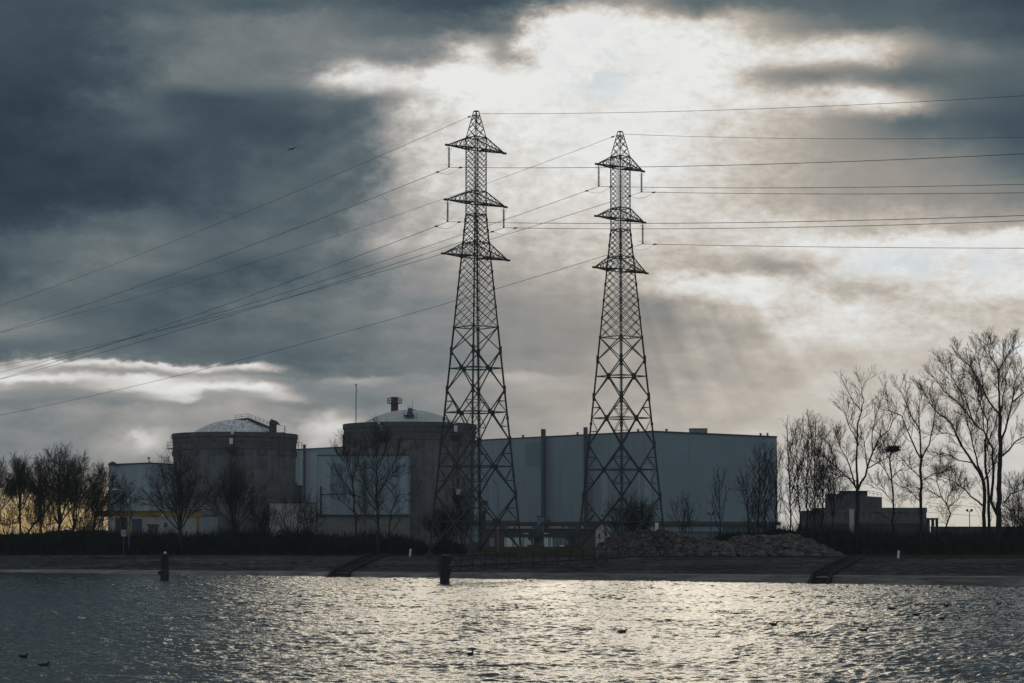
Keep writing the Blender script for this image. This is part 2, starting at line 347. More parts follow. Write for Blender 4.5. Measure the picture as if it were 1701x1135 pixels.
M_['clad_blue'] = mat('slate_blue_cladding', (.12,.17,.21), .6, .0, .06, .05, extra=ex_cladding)
M_['roof'] = mat('roof_felt', (.06,.065,.07), .9, 0, .2, .3)
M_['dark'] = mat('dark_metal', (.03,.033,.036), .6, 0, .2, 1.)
M_['duct'] = mat('duct_steel', (.055,.06,.075), .6, 0, .2, 1., stretch=(1,1,.2))
M_['white'] = mat('white_paint', (.6,.62,.6), .6, 0, .08, 2.)
M_['yellow'] = mat('yellow_crane_paint', (.20,.13,.02), .6, 0, .2, .6)
M_['wallwhite'] = mat('grey_render', (.36,.36,.35), .85, 0, .15, .25, stretch=(1,1,.4))
M_['bluedoor'] = mat('blue_door_paint', (.035,.06,.10), .6, 0, .15, .6)
M_['brown'] = mat('brown_panel', (.065,.05,.048), .8, 0, .2, .5)
M_['red'] = mat('red_brown_paint', (.085,.028,.02), .7, 0, .2, 1.)
M_['blue'] = mat('blue_steel', (.04,.07,.13), .6, 0, .2, 1.)
M_['glass'] = mat('dark_glazing', (.03,.04,.055), .15, 0, .2, .5, spec=.5)
M_['bark'] = mat('bark', (.028,.027,.025), .95, 0, .3, 2.)
M_['bark2'] = mat('grey_bark', (.042,.040,.038), .95, 0, .3, 2.)
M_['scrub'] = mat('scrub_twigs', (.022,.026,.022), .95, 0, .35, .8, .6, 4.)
M_['grass'] = mat('winter_grass', (.026,.027,.016), .95, 0, .4, .35, .6, 6.)
M_['slope'] = mat('embankment_stone', (.058,.058,.061), .95, 0, 0, 1.4, .8, 5., col2=(.012,.014,.015), stretch=(.4,1,1), extra=ex_patch)
M_['ledge'] = mat('ledge_concrete', (.095,.088,.083), .85, 0, .3, .5, .4, 4., stretch=(.12,1,2), extra=ex_patch)
M_['stairs'] = mat('stair_concrete', (.036,.037,.037), .9, 0, .3, 1.)
M_['rock'] = mat('broken_stone', (.088,.078,.077), .95, 0, .6, 1.1, .5, 3.)
M_['pile'] = mat('tarred_timber', (.016,.018,.018), .7, 0, .4, 1.5, .5, 4., stretch=(1,1,.2))
M_['globe'] = mat('globe_enamel', (.45,.5,.48), .2, 0, .1, 3., spec=.6)
M_['car'] = mat('pale_car_paint', (.55,.56,.53), .25, 0, .05, 1., spec=.6)
M_['bird'] = mat('dark_plumage', (.02,.02,.022), .8, 0, .4, 6.)
M_['post'] = mat('galvanised_post', (.13,.14,.15), .6, .2, .15, 2.)
M_['sign'] = mat('sign_white', (.42,.42,.42), .6, 0, .05, 2.)
M_['ink'] = mat('sign_black', (.02,.02,.02), .6)

# ------------------------------------------------------------------ water, banks, ground
GZ = 2.1
def uline(pxa): return (pxa - CX) * cp / F
def lin(u, a, b):            # value on a straight image line: a at photo x 0, b at x 1701
    k = (u * F / cp + CX) / 1701.0
    return a + (b - a) * np.clip(k, -1.6, 2.6)
def d_water(u): return H0 * F / np.maximum(lin(u, 65, 87.5), 30)
def d_strip(u): return d_water(u) + 2.6
def z_strip(u): return H0 - lin(u, 60, 72) * d_strip(u) / F
def d_crest(u): return np.maximum((H0 - GZ) * F / np.maximum(lin(u, 37, 43), 20), d_strip(u) + 8)
def grid_mesh(name, Xg, Yg, Zg, m, kind='structure', smooth=True):
    r, c = Xg.shape; me = bpy.data.meshes.new(name)
    co = np.stack([Xg, Yg, Zg], -1).reshape(-1, 3).astype(np.float32)
    idx = np.arange(r*c).reshape(r, c)
    q = np.stack([idx[:-1,:-1], idx[:-1,1:], idx[1:,1:], idx[1:,:-1]], -1).reshape(-1, 4)
    me.vertices.add(r*c); me.vertices.foreach_set('co', co.ravel())
    me.loops.add(q.size); me.loops.foreach_set('vertex_index', q.ravel().astype(np.int32))
    me.polygons.add(len(q)); me.polygons.foreach_set('loop_start', (np.arange(len(q))*4).astype(np.int32))
    me.update(calc_edges=True); me.validate()
    if smooth: me.polygons.foreach_set('use_smooth', np.ones(len(q), dtype=bool))
    me.materials.append(m); o = bpy.data.objects.new(name, me); COL.objects.link(o)
    if kind: o['kind'] = kind
    return o
def waves(x, y):
    r = np.random.RandomState(3); z = np.zeros_like(x); xw, yw = x.copy(), y.copy()
    for i in range(10):
        l_ = r.uniform(3, 16); t_ = r.uniform(0, 6.28); p_ = r.uniform(0, 6.28); q_ = 2*math.pi/l_*(x*math.cos(t_)+y*math.sin(t_))+p_
        xw += .013*l_*np.sin(q_); yw += .012*l_*np.cos(q_*1.13)
    for i in range(72):
        lam = math.exp(r.uniform(math.log(.26), math.log(3.0)))
        th = r.normal(-1.45, .7)            # wind roughly along the canal and towards the viewer
        k = 2*math.pi/lam; ph = r.uniform(0, 2*math.pi)
        a = .0048*lam**.75*(1 if lam < 1.4 else .85)
        w = k*(xw*math.cos(th)+yw*math.sin(th))+ph
        z += a*np.sin(w + .35*np.sin(w))
    return z
ug = np.concatenate([np.linspace(-1.6, -.28, 60)[:-1], np.linspace(-.28, .28, 1100), np.linspace(.28, 1.6, 60)[1:]])
t = np.linspace(0, 1, 1500)
yg = np.concatenate([np.linspace(6, 70, 60)[:-1], 70*(345/70.)**t])
U, Yv = np.meshgrid(ug, yg)
Xv = U*Yv
patch = np.zeros_like(Xv); pr = np.random.RandomState(8)
for i in range(26):
    l_ = math.exp(pr.uniform(math.log(1.5), math.log(30))); t_ = pr.uniform(0, 6.28)
    patch += .21*np.sin(2*math.pi/l_*(Xv*math.cos(t_)+Yv*math.sin(t_)*.5)+pr.uniform(0, 6.28))
patch = np.exp(.26*patch)*1.02
Zv = waves(Xv, Yv)*patch
wm = bpy.data.materials.new('canal_water'); wm.use_nodes = True
b = wm.node_tree.nodes['Principled BSDF']; b.inputs['Base Color'].default_value = (.020,.030,.030,1)
b.inputs['Roughness'].default_value = .09; b.inputs['IOR'].default_value = 1.33; b.inputs['Specular IOR Level'].default_value = .5
n = wm.node_tree.nodes; l = wm.node_tree.links
tcw = n.new('ShaderNodeTexCoord'); mp = n.new('ShaderNodeMapping'); l.new(tcw.outputs['Object'], mp.inputs[0]); mp.inputs['Scale'].default_value = (1,1,1)
nz = n.new('ShaderNodeTexNoise'); l.new(mp.outputs[0], nz.inputs['Vector']); nz.inputs['Scale'].default_value = 5.; nz.inputs['Detail'].default_value = 3
bp = n.new('ShaderNodeBump'); bp.inputs['Strength'].default_value = .8; bp.inputs['Distance'].default_value = .07
l.new(nz.outputs[0], bp.inputs['Height']); l.new(bp.outputs[0], b.inputs['Normal'])
grid_mesh('water', Xv, Yv, Zv, wm)

us = np.linspace(-1.6, 1.6, 1300)
def rows_mesh(name, rows, m, rough=.0, seed=1):
    r = np.random.RandomState(seed); Xs = []; Ys = []; Zs = []
    for i, (d, z) in enumerate(rows):
        jit = r.normal(0, rough, len(us)) if (rough and 0 < i < len(rows)-1) else 0.
        Xs.append(us*d); Ys.append(d*np.ones_like(us)); Zs.append(z*np.ones_like(us)+jit)
    return grid_mesh(name, np.array(Xs), np.array(Ys), np.array(Zs), m)
dw, ds, dc = d_water(us), d_strip(us), d_crest(us)
zs_ = z_strip(us)
rows_mesh('concrete_ledge', [(dw-8, -1.4), (dw-.6, -.1), (dw+.4, .16+0*us), (dw+.6, zs_-.10), (ds-.1, zs_-.02), (ds+.05, zs_)], M_['ledge'])
N_ = 14; rr = [(ds+.05, zs_), (ds+.3, zs_-.12)]
for i in range(1, N_+1):
    k = i/N_; rr.append((ds+.3+(dc-ds-.3)*k, zs_-.12+(GZ-zs_+.12)*(k**.85)+.06*np.sin(us*90+i)*math.sin(k*math.pi)))
rows_mesh('embankment', rr, M_['slope'], .09, 4)
gr = [(dc, GZ+0*us)] + [(dc+q, GZ+.0*us) for q in (3, 8, 14, 25, 40, 80, 150)] + [(d*np.ones_like(us), GZ+0*us) for d in (620, 900, 1500, 3200)]
rows_mesh('ground', gr, M_['grass'], .05, 6)

# ------------------------------------------------------------------ pylons
def pylon(cx, D_, phi, k, label, strings, ak=1.):
    """lattice pylon; photo levels are those of the nearer one, k scales them about level 866"""
    Y0 = 866.0
    base_ref = 867.0
    def lev(y): return ZP(base_ref - (Y0 - y)*k if k != 1 else y, D_)
    m = M(D_)*k
    o0 = P(cx, base_ref, D_); org = Vector((o0.x, D_, GZ))
    t = thing('lattice_pylon', label, 'pylon', org, 'pylons of the power line')
    la = [Vector((-math.cos(phi), math.sin(phi), 0)), Vector((-math.sin(phi), -math.cos(phi), 0)),
          Vector((math.cos(phi), -math.sin(phi), 0)), Vector((math.sin(phi), math.cos(phi), 0))]   # left, front, right, back
    def rad(y):
        if y <= 357: return 17.*m
        return (17.+.1065*(y-357))*m
    def pt(i, y, r=None): return la[i % 4]*(rad(y) if r is None else r) + Vector((0, 0, lev(y)-GZ))
    ybase = 866 + (HOR + (H0-GZ)/D_*F - base_ref)/k
    for i in range(4):
        b = MB(); b.bar(pt(i, ybase+1), pt(i, 544), .27*k); b.bar(pt(i, 544), pt(i, 357), .22*k); b.bar(pt(i, 357), pt(i, 229), .17*k)
        for yy in (585, 695, 790):
            b.bar(pt(i, yy-2), pt(i, yy+2), .40)
        b.box(-.5, .5, -.5, .5, -.3, .5, phi, pt(i, ybase)); b.build('leg', M_['steel'], t)
    br = MB()
    def seg(a, c, w): br.bar(a, c, w*.84)
    faces = [(0,1),(1,2),(2,3),(3,0)]
    # horizontal belts
    for y in (229, 248, 319, 338, 357, 404, 427, 544, 612, 685, 775, 866):
        for a, c in faces: seg(pt(a,y), pt(c,y), .15 if y < 600 else .17)
    # fine double lattice
    def lattice(y0, y1, n, w):
        ys = [y0]; 
        # intervals grow with the width
        r0, r1 = rad(y0), rad(y1); q = (r1/r0)**(1./n); tot = sum(q**i for i in range(n))
        for i in range(n): ys.append(ys[-1]+(y1-y0)*q**i/tot)
        for a, c in faces:
            for i in range(n-1):
                seg(pt(a, ys[i]), pt(c, ys[i+2]), w); seg(pt(c, ys[i]), pt(a, ys[i+2]), w)
            mid = lambda y: (pt(a,y)+pt(c,y))/2
            for yy, y2 in ((ys[0], ys[1]), (ys[-1], ys[-2])):
                seg(mid(yy), pt(a, y2), w); seg(mid(yy), pt(c, y2), w)
        return ys
    lattice(229, 357, 15, .062); ys = lattice(357, 544, 15, .08)
    for y in ys[1::2]:
        for i in range(4):
            q = pt(i, y); br.box(-.16, .16, -.16, .16, -.22, .22, phi, q)
    for a, c in faces:
        mid = lambda y: (pt(a,y)+pt(c,y))/2
        seg(pt(a,544), pt(c,583), .13); seg(pt(c,544), pt(a,583), .13)
        def K(y0, ym, y1, w):
            for q in (a, c):
                seg(pt(q,y0), mid(ym), w); seg(mid(ym), pt(q,y1), w)
                e = mid(ym)
        K(583, 612, 648, .15); K(648, 685, 732, .16); K(732, 775, 822, .17); K(822, 866, 915, .18)
        # secondary bracing
        for y0, ym, y1 in ((648,685,732),(732,775,822),(822,866,915)):
            for q in (a, c):
                for yy, fr in (((y0+ym)/2, .5), ((ym+y1)/2, .5)):
                    d = (pt(q, y0 if yy < ym else y1)+mid(ym))/2
                    seg(pt(q, yy), d, .11)
                    seg(d, pt(q, ym), .09)
    for y in (612, 685, 775, 866):
        mids = [(pt(a,y)+pt(c,y))/2 for a, c in faces]
        for i in range(4): seg(mids[i], mids[(i+1)%4], .11)
        for q in mids: br.box(-.28, .28, -.28, .28, -.35, .35, phi, q)
    for y in (583, 648, 732, 822):
        for i in range(4): br.box(-.2, .2, -.2, .2, -.6, .6, phi, pt(i, y))
    br.build('bracing', M_['steel'], t)
    # peak
    pk = MB(); tr = 4.2*m
    def pp(i, f): return pt(i, 229)*(1-f) + pt(i, 185, tr)*f
    for i in range(4):
        pk.bar(pt(i,229), pt(i,185,tr), .12); pk.bar(pt(i,185,tr), pt(i+1,185,tr), .12)
    for a, c in faces:
        for f0, f1 in ((0,.34),(.34,.62),(.62,.84)):
            pk.bar(pp(a,f0), pp(c,f1), .07); pk.bar(pp(c,f0), pp(a,f1), .07)
        pk.bar(pp(a,.84), pp(c,.84), .07)
    pk.build('peak', M_['steel'], t)
    # ladder up the rear of the front leg
    ld = MB(); f0, f1 = pt(3, ybase)*.93, pt(3, 250)*.9
    f0.z = pt(3, ybase).z+.5; f1.z = pt(3,250).z
    side = la[0]*.22
    ld.bar(f0+side, f1+side, .05); ld.bar(f0-side, f1-side, .05)
    nn = 120
    for i in range(nn):
        q = f0+(f1-f0)*((i+.5)/nn); ld.bar(q-side, q+side, .035)
    ld.build('ladder', M_['steel'], t)
    # crossarms
    tips = {}
    for li, (yt, yb, half) in enumerate(((229,248,62*ak),(319,338,64.5*ak),(404,427,70*ak))):
        for sgn, (a, c) in ((-1,(0,1)), (1,(2,3))):
            nrm = (la[a]+la[c]).normalized(); ar = MB()
            tip = nrm*half*m + Vector((0,0,lev(yb)-GZ))
            T0, T1, B0, B1 = pt(a,yt), pt(c,yt), pt(a,yb), pt(c,yb)
            for q in (T0, T1): ar.bar(q, tip, .13)
            for q in (B0, B1): ar.bar(q, tip, .15)
            for q in (0., .2, .4, .6, .78):
                q2 = q + .2
                t0, t1, b0, b1 = [w + (tip-w)*q for w in (T0, T1, B0, B1)]
                u0, u1, v0, v1 = [w + (tip-w)*min(q2, .95) for w in (T0, T1, B0, B1)]
                ar.bar(t0, v0, .06); ar.bar(t1, v1, .06); ar.bar(b0, u0, .06); ar.bar(b1, u1, .06)
                ar.bar(b0, v1, .06); ar.bar(b1, v0, .06); ar.bar(b0, b1, .07)
            ar.box(-.35, .35, -.12, .12, -.14, .14, math.atan2(nrm.y, nrm.x), tip)
            ar.build('crossarm', M_['steel'], t)
            tips[(li, sgn)] = tip
    att = {}
    for li, sgn, ln in strings:
        tip = tips[(li, sgn)]; b = MB(); x0 = tip + Vector((0,0,-.15)) - Vector((sgn*.25, 0, 0)); n_ = 14
        b.tube([x0, x0+Vector((0,0,-ln))], .05, 6)
        for i in range(n_):
            z = -.35 - (ln-.6)*i/(n_-1)
            b.lathe([(.05,z+.07),(.17,z+.02),(.19,z-.03),(.05,z-.06)], 10, tuple(x0), False)
        b.box(-.14, .14, -.14, .14, -ln-.15, -ln+.1, 0, tuple(x0))
        for s_ in (-1, 1):
            b.tube([x0+Vector((0,0,-.2)), x0+Vector((s_*.35,0,-.25)), x0+Vector((s_*.42,0,-.65))], .02, 4)
            b.tube([x0+Vector((0,0,-ln+.25)), x0+Vector((s_*.5,0,-ln+.18)), x0+Vector((s_*.55,0,-ln+.42))], .02, 4)
        b.build('insulator_string', M_['insul'], t)
        att[(li, sgn)] = org + x0 + Vector((0,0,-ln-.15))
    att['top'] = org + Vector((0,0,lev(189)-GZ))
    return t, att, (la[2]+la[3]).normalized()
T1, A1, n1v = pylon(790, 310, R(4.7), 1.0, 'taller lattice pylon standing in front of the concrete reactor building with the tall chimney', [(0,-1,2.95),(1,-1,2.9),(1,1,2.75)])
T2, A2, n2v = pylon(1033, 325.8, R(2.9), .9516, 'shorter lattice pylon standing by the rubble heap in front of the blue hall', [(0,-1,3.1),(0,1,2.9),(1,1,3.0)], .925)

# ------------------------------------------------------------------ power lines
def power_cable(A, n_, left, right, label, loop, rad=.036, gap=0.):
    e = Vector((n_.y, -n_.x, 0))                       # along the line, towards the viewer's right
    def sz(px, py):
        q = P(px, py, 1.); u = q.x; v = q.z - H0
        s = (u*A.y - A.x)/(e.x - u*e.y)
        return s, H0 + v*(A.y+e.y*s)
    def fit(pts):
        s = np.array([sz(*p)[0] for p in pts]); z = np.array([sz(*p)[1] for p in pts])-A.z
        M2 = np.stack([s, s*s], 1); co, *_ = np.linalg.lstsq(M2, z, rcond=None); return co
    cl, crr = fit(left), fit(right)
    smax = sz(1701, right[-1][1])[0]*1.45; smin = sz(0, left[-1][1])[0]*1.5
    pts = []
    for s in np.linspace(smin, 0, 50): pts.append((A.x+e.x*s, A.y+e.y*s, A.z+cl[0]*s+cl[1]*s*s))
    for s in np.linspace(0, smax, 50)[1:]: pts.append((A.x+e.x*s, A.y+e.y*s, A.z+crr[0]*s+crr[1]*s*s))
    b = MB(); b.tube([Vector(p)-A for p in pts], rad, 5)
    o = b.build('power_cable', M_['wire'], smooth=True); o.location = A
    tag(o, label, 'power cable', 'cables of the power line')
    at = lambda s: e*s + Vector((0,0,(cl[0]*s+cl[1]*s*s) if s < 0 else (crr[0]*s+crr[1]*s*s)))
    if loop:
        q0, q1 = at(-2.6), at(2.6); lp = MB()
        lp.tube([q0+(q1-q0)*(i/10)-Vector((0,0,.62*math.sin(math.pi*i/10))) for i in range(11)], .022, 4)
        lp.build('jumper_loop', M_['wire'], o)
        for q in (q0, q1):
            d = MB(); d.box(-.28,.28,-.09,.09,-.1,.08, math.atan2(e.y,e.x), q); d.build('damper', M_['dark'], o)
    else:
        q = at(-1.6); d = MB(); d.box(-.25,.25,-.08,.08,-.1,.08, math.atan2(e.y,e.x), q); d.build('damper', M_['dark'], o)
    return o
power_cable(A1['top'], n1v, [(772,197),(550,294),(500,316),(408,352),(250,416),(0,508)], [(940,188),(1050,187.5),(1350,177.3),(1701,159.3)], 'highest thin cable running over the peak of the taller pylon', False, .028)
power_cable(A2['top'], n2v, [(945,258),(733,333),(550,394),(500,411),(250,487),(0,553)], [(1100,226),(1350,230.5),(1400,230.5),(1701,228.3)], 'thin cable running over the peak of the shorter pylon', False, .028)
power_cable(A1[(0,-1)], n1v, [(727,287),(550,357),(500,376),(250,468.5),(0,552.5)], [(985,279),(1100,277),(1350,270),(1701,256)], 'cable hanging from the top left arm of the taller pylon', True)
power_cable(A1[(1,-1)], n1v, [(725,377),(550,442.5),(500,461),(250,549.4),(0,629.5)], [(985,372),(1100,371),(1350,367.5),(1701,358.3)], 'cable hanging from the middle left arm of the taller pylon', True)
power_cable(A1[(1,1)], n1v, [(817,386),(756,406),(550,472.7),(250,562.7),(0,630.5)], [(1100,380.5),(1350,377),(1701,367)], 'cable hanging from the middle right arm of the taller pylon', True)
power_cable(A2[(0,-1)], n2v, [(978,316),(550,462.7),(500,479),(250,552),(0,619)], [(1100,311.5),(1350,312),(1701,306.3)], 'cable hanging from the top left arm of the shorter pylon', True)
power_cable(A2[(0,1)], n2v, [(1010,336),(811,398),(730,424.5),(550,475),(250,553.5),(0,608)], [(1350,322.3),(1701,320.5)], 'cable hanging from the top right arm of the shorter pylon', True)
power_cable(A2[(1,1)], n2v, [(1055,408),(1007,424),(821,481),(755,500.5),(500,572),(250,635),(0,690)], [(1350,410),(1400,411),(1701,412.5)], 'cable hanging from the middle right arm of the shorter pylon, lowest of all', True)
# distant lines at the horizon
for (pa, pb, sag, lab) in ((((-80,775),(420,797)), 2, 900, 'faint far cable behind the trees beside the pale building'),
                     (((1560,842),(1900,852)), 1, 900, 'upper faint far cable behind the trees beside the office block'),
                     (((1560,858),(1900,866)), 1, 900, 'lower faint far cable behind the trees beside the office block')) if False else ():
    pass
def far_cable(a, c, Yd, sag, label):
    p, q = P(a[0], a[1], Yd), P(c[0], c[1], Yd); b = MB()
    b.tube([(p+(q-p)*(i/16)-Vector((0,0,sag*math.sin(math.pi*i/16))))-p for i in range(17)], .06, 4)
    o = b.build('power_cable', M_['wire']); o.location = p; tag(o, label, 'power cable', 'far power cables')
far_cable((-80,773), (520,800), 900, 1.5, 'faint far cable crossing behind the bare trees beside the pale building')
far_cable((1540,835), (1900,850), 900, 1.5, 'upper faint far cable behind the forked tree beside the office block')
far_cable((1540,851), (1900,861), 900, 1.5, 'lower faint far cable behind the forked tree beside the office block')

# ------------------------------------------------------------------ buildings
def railing(b, pts, h=1.1, w=.06, step=1.6):
    for i in range(len(pts)-1):
        p, q = Vector(pts[i]), Vector(pts[i+1]); n_ = max(1, int((q-p).length/step))
        for r_ in (h, h*.5): b.bar(p+Vector((0,0,r_)), q+Vector((0,0,r_)), w)
        for k in range(n_+1):
            w_ = p+(q-p)*(k/n_); b.bar(w_, w_+Vector((0,0,h)), w)
def containment(pxc, Dc, pxr, y_edge, y_peak, dome_px, dmat, label):
    c = P(pxc, HOR, Dc); org = Vector((c.x, Dc, GZ)); r = M(Dc)*pxr; zt = ZP(y_edge, Dc)-GZ
    t = thing('reactor_building', label, 'reactor building', org, 'domed reactor buildings')
    b = MB(); prof = [(r-.25,0),(r-.25,zt-5.4)]
    b.lathe(prof, 96, close=False); b.build('wall', M_['concrete'], t, True)
    b = MB(); b.lathe([(r-.25,zt-5.4),(r-.05,zt-5.3),(r-.05,zt-3.0),(r+.15,zt-2.95),(r+.15,zt-1.5),(r+.4,zt-1.45),(r+.4,zt),(r-.3,zt),(r-.3,zt-.9),(dome_px*M(Dc)*.9,zt-.9)], 96, close=False)
    b.build('rim', M_['rim'], t)
    rd = dome_px*M(Dc); zp = ZP(y_peak, Dc)-GZ; hh = zp-(zt-.9); Rs = (rd*rd+hh*hh)/(2*hh)
    b = MB(); prof = []
    amax = math.asin(rd/Rs)
    for i in range(15):
        a = amax*(1-i/14); prof.append((max(Rs*math.sin(a), .02), zt-.9+Rs*math.cos(a)-(Rs-hh)))
    b.lathe(prof, 72, close=False); b.build('dome', dmat, t, True)
    # shallow pilasters and bays under the rim
    for q in range(16):
        a = q/16*2*math.pi+.2; b = MB()
        b.box(-1.6,1.6,-.3,.3,zt-7.2,zt-5.5, a+math.pi/2, (math.cos(a)*(r-.2), math.sin(a)*(r-.2), 0))
        b.build('corbel', M_['rim'], t)
    return t, org, r, zt, zp
# left one
tL, oL, rL, zL, pL = containment(388.5, 700, 102, 722, 697.5, 78, M_['dome_white'], 'left domed concrete reactor building with a frosted dome and a railed stair on it')
tR, oR, rR, zR, pR = containment(680, 660, 109, 706, 681, 88, M_['dome_green'], 'right domed concrete reactor building with a smooth green dome and blue mast')
def on_wall(org, px, py, Dc, r, dy=.4):
    """point on the front of a drum, seen at photo x,y"""
    x = P(px, py, Dc-r*.8).x
    dx = x-org.x; y = org.y-math.sqrt(max(r*r-dx*dx, 1)); p = P(px, py, y-dy)
    return p
def lpart(b, name, m, t): return b.build(name, m, t, origin=tuple(t.location))
for t, org, r, Dc, lst in ((tL, oL, rL, 700, [(384,733,True),(386,719,False)]), (tR, oR, rR, 660, [(632,712,True),(629,702,False),(757,712,True),(755,702,False)])):
    for px, py, tray in lst:
        p = on_wall(org, px, py, Dc, r, .9); b = MB(); s_ = .5 if tray else .4
        b.box(-s_, s_, -.4, .4, -.9 if tray else -.5, .9 if tray else .5, 0, p); lpart(b, 'lamp_box', M_['white'], t)
        if tray:
            b = MB(); b.box(-2.3, 2.3, -.9, .9, -2.0, -1.6, 0, p); b.quadbox([p+Vector(q) for q in ((-1.,-.3,-3.4),(1.,-.3,-3.4),(1.,.9,-3.4),(-1.,.9,-3.4),(-2.2,-.8,-2.0),(2.2,-.8,-2.0),(2.2,.9,-2.0),(-2.2,.9,-2.0))])
            lpart(b, 'platform', M_['dark'], t)
# downpipes and hopper on the right drum, door panel
for px, y0, y1, w in ((761, 735, 812, .22), (754, 740, 870, .14), (384, 742, 870, .30), (392, 742, 870, .15)):
    t, org, r, Dc = (tR, oR, rR, 660) if px > 500 else (tL, oL, rL, 700)
    a, c = on_wall(org, px, y0, Dc, r), on_wall(org, px, y1, Dc, r); a.y = c.y = min(a.y, c.y)-.2; c.x = a.x
    b = MB(); b.tube([a, c], w, 8); lpart(b, 'downpipe', M_['dark'], t)
p = on_wall(oR, 762, 817, 660, rR, 1.); b = MB(); b.box(-.6,.6,-.5,.5,-.8,.8,0,p); lpart(b, 'lamp_box', M_['white'], tR)
b = MB(); b.quadbox([p+Vector(q) for q in ((-.4,-.4,-3.2),(.4,-.4,-3.2),(.4,.4,-3.2),(-.4,.4,-3.2),(-1.9,-1.,-1.5),(1.9,-1.,-1.5),(1.9,1.,-1.5),(-1.9,1.,-1.5))]); b.box(-1.9,1.9,-1.,1.,-1.5,-1.1,0,p); lpart(b, 'hopper', M_['dark'], tR)
p0, p1 = on_wall(oR, 664, 736, 660, rR, .1), on_wall(oR, 679, 754, 660, rR, .1)
b = MB(); b.box(p0.x, p1.x, p0.y-.15, p0.y+1.2, p1.z, p0.z); lpart(b, 'hatch', M_['conc_plain'], tR)
for i in range(26):
    px = random.choice((693, 706, 717, 731, 743)) + random.uniform(-2, 2); py = random.choice((728, 751, 774, 792, 815, 840)) + random.uniform(-2, 2)
    if i < 18:
        p = on_wall(oR, px, py, 660, rR, .02); b = MB(); b.box(-.16,.16,-.1,.1,-.16,.16,0,p); lpart(b, 'anchor_cap', M_['conc_plain'], tR)
# railed access stair on the left dome, hood at its lower end
b = MB(); arc = [P(388,699,700), P(405,696,700), P(412,696,698), P(450,712,692)]
b.bar(arc[0], arc[2], .7); b.bar(arc[2], arc[3], .8); lo = [q-Vector((0,0,1.1)) for q in arc]; b.bar(lo[2]+Vector((0,0,.3)), lo[3]+Vector((0,0,-.6)), .35)
lpart(b, 'stairway', M_['dark'], tL)
b = MB(); railing(b, [arc[0]+Vector((.5,0,.3)), arc[2]+Vector((0,0,.3)), arc[3]+Vector((0,0,.4))], 1.4, .09, 1.7); lpart(b, 'railing', M_['dark'], tL)
b = MB(); p = P(453.5, 711, 692); b.box(-1.1,1.1,-1.1,1.1,-2.2,2.0,0,p); b.quadbox([p+Vector(q) for q in ((-1.2,-1.3,1.4),(2.4,-1.3,.9),(2.4,1.3,.9),(-1.2,1.3,1.4),(-.6,-1.,2.8),(1.2,-1.,2.2),(1.2,1.,2.2),(-.6,1.,2.8))])
lpart(b, 'hood', M_['dark'], tL)
b = MB(); p = P(457, 719, 690); b.box(-.5,3.2,-1,1,-.2,.1,0,p); railing(b, [p+Vector((1.2,-1,0)), p+Vector((3.1,-1,0)), p+Vector((3.1,1,0))], 2.2, .08, 1.); lpart(b, 'landing', M_['dark'], tL)
for (t, org, r, zt, s_, dz) in ((tL, oL, rL, zL, -1, -4.6), (tL, oL, rL, zL, 1, -4.8), (tR, oR, rR, zR, 1, -5.2)):
    b = MB(); q = Vector((org.x+s_*(r+.9), org.y, GZ+zt+dz)); b.box(-1.,1.,-1.6,1.6,-.15,.1,0,q)
    railing(b, [q+Vector((s_*.95,-1.6,.1)), q+Vector((s_*.95,1.6,.1))], 2.0, .09, 1.6); railing(b, [q+Vector((-.9,-1.6,.1)), q+Vector((.9,-1.6,.1))], 2.0, .09, .9)
    lpart(b, 'side_balcony', M_['dark'], t)
    b = MB(); l0 = q+Vector((-s_*.2, -1.2, 0))
    for dx in (-.25, .25): b.bar(l0+Vector((dx,0,-.2)), l0+Vector((dx,0,4.6)), .08)
    for k in range(9): b.bar(l0+Vector((-.25,0,.5*k)), l0+Vector((.25,0,.5*k)), .06)
    lpart(b, 'ladder', M_['dark'], t)
b = MB(); x0 = oR.x-rR+.1
b.tube([(x0-.1, oR.y-2, GZ+zR-3), (x0-.1, oR.y-2, GZ+8)], .35, 8); lpart(b, 'downpipe', M_['dark'], tR)
# blue ladder mast on the right dome
p = P(681, 696, 648); b = MB()
b.quadbox([p+Vector(q) for q in ((-1.3,-1,-.8),(1.3,-1,-.8),(1.3,1,-.8),(-1.3,1,-.8),(-.5,-.5,3.2),(.6,-.5,3.2),(.6,.5,3.2),(-.5,.5,3.2))]); b.box(-1.9,1.3,-1.2,1.2,1.0,1.2,0,p); b.box(-.2,1.6,-.9,.9,2.6,2.8,0,p)
for dx, h in ((-.6,4.4),(.3,4.0),(.75,5.4),(-.2,3.9)): b.bar(p+Vector((dx,0,2.5)), p+Vector((dx,0,h)), .11)
railing(b, [p+Vector((-1.8,-1.2,1.2)), p+Vector((-.6,-1.2,1.2))], 1.2, .08, .6); railing(b, [p+Vector((.9,-1.2,-.8)), p+Vector((2.,-1.2,-.8))], 2.4, .08, .6)
lpart(b, 'mast', M_['blue'], tR)
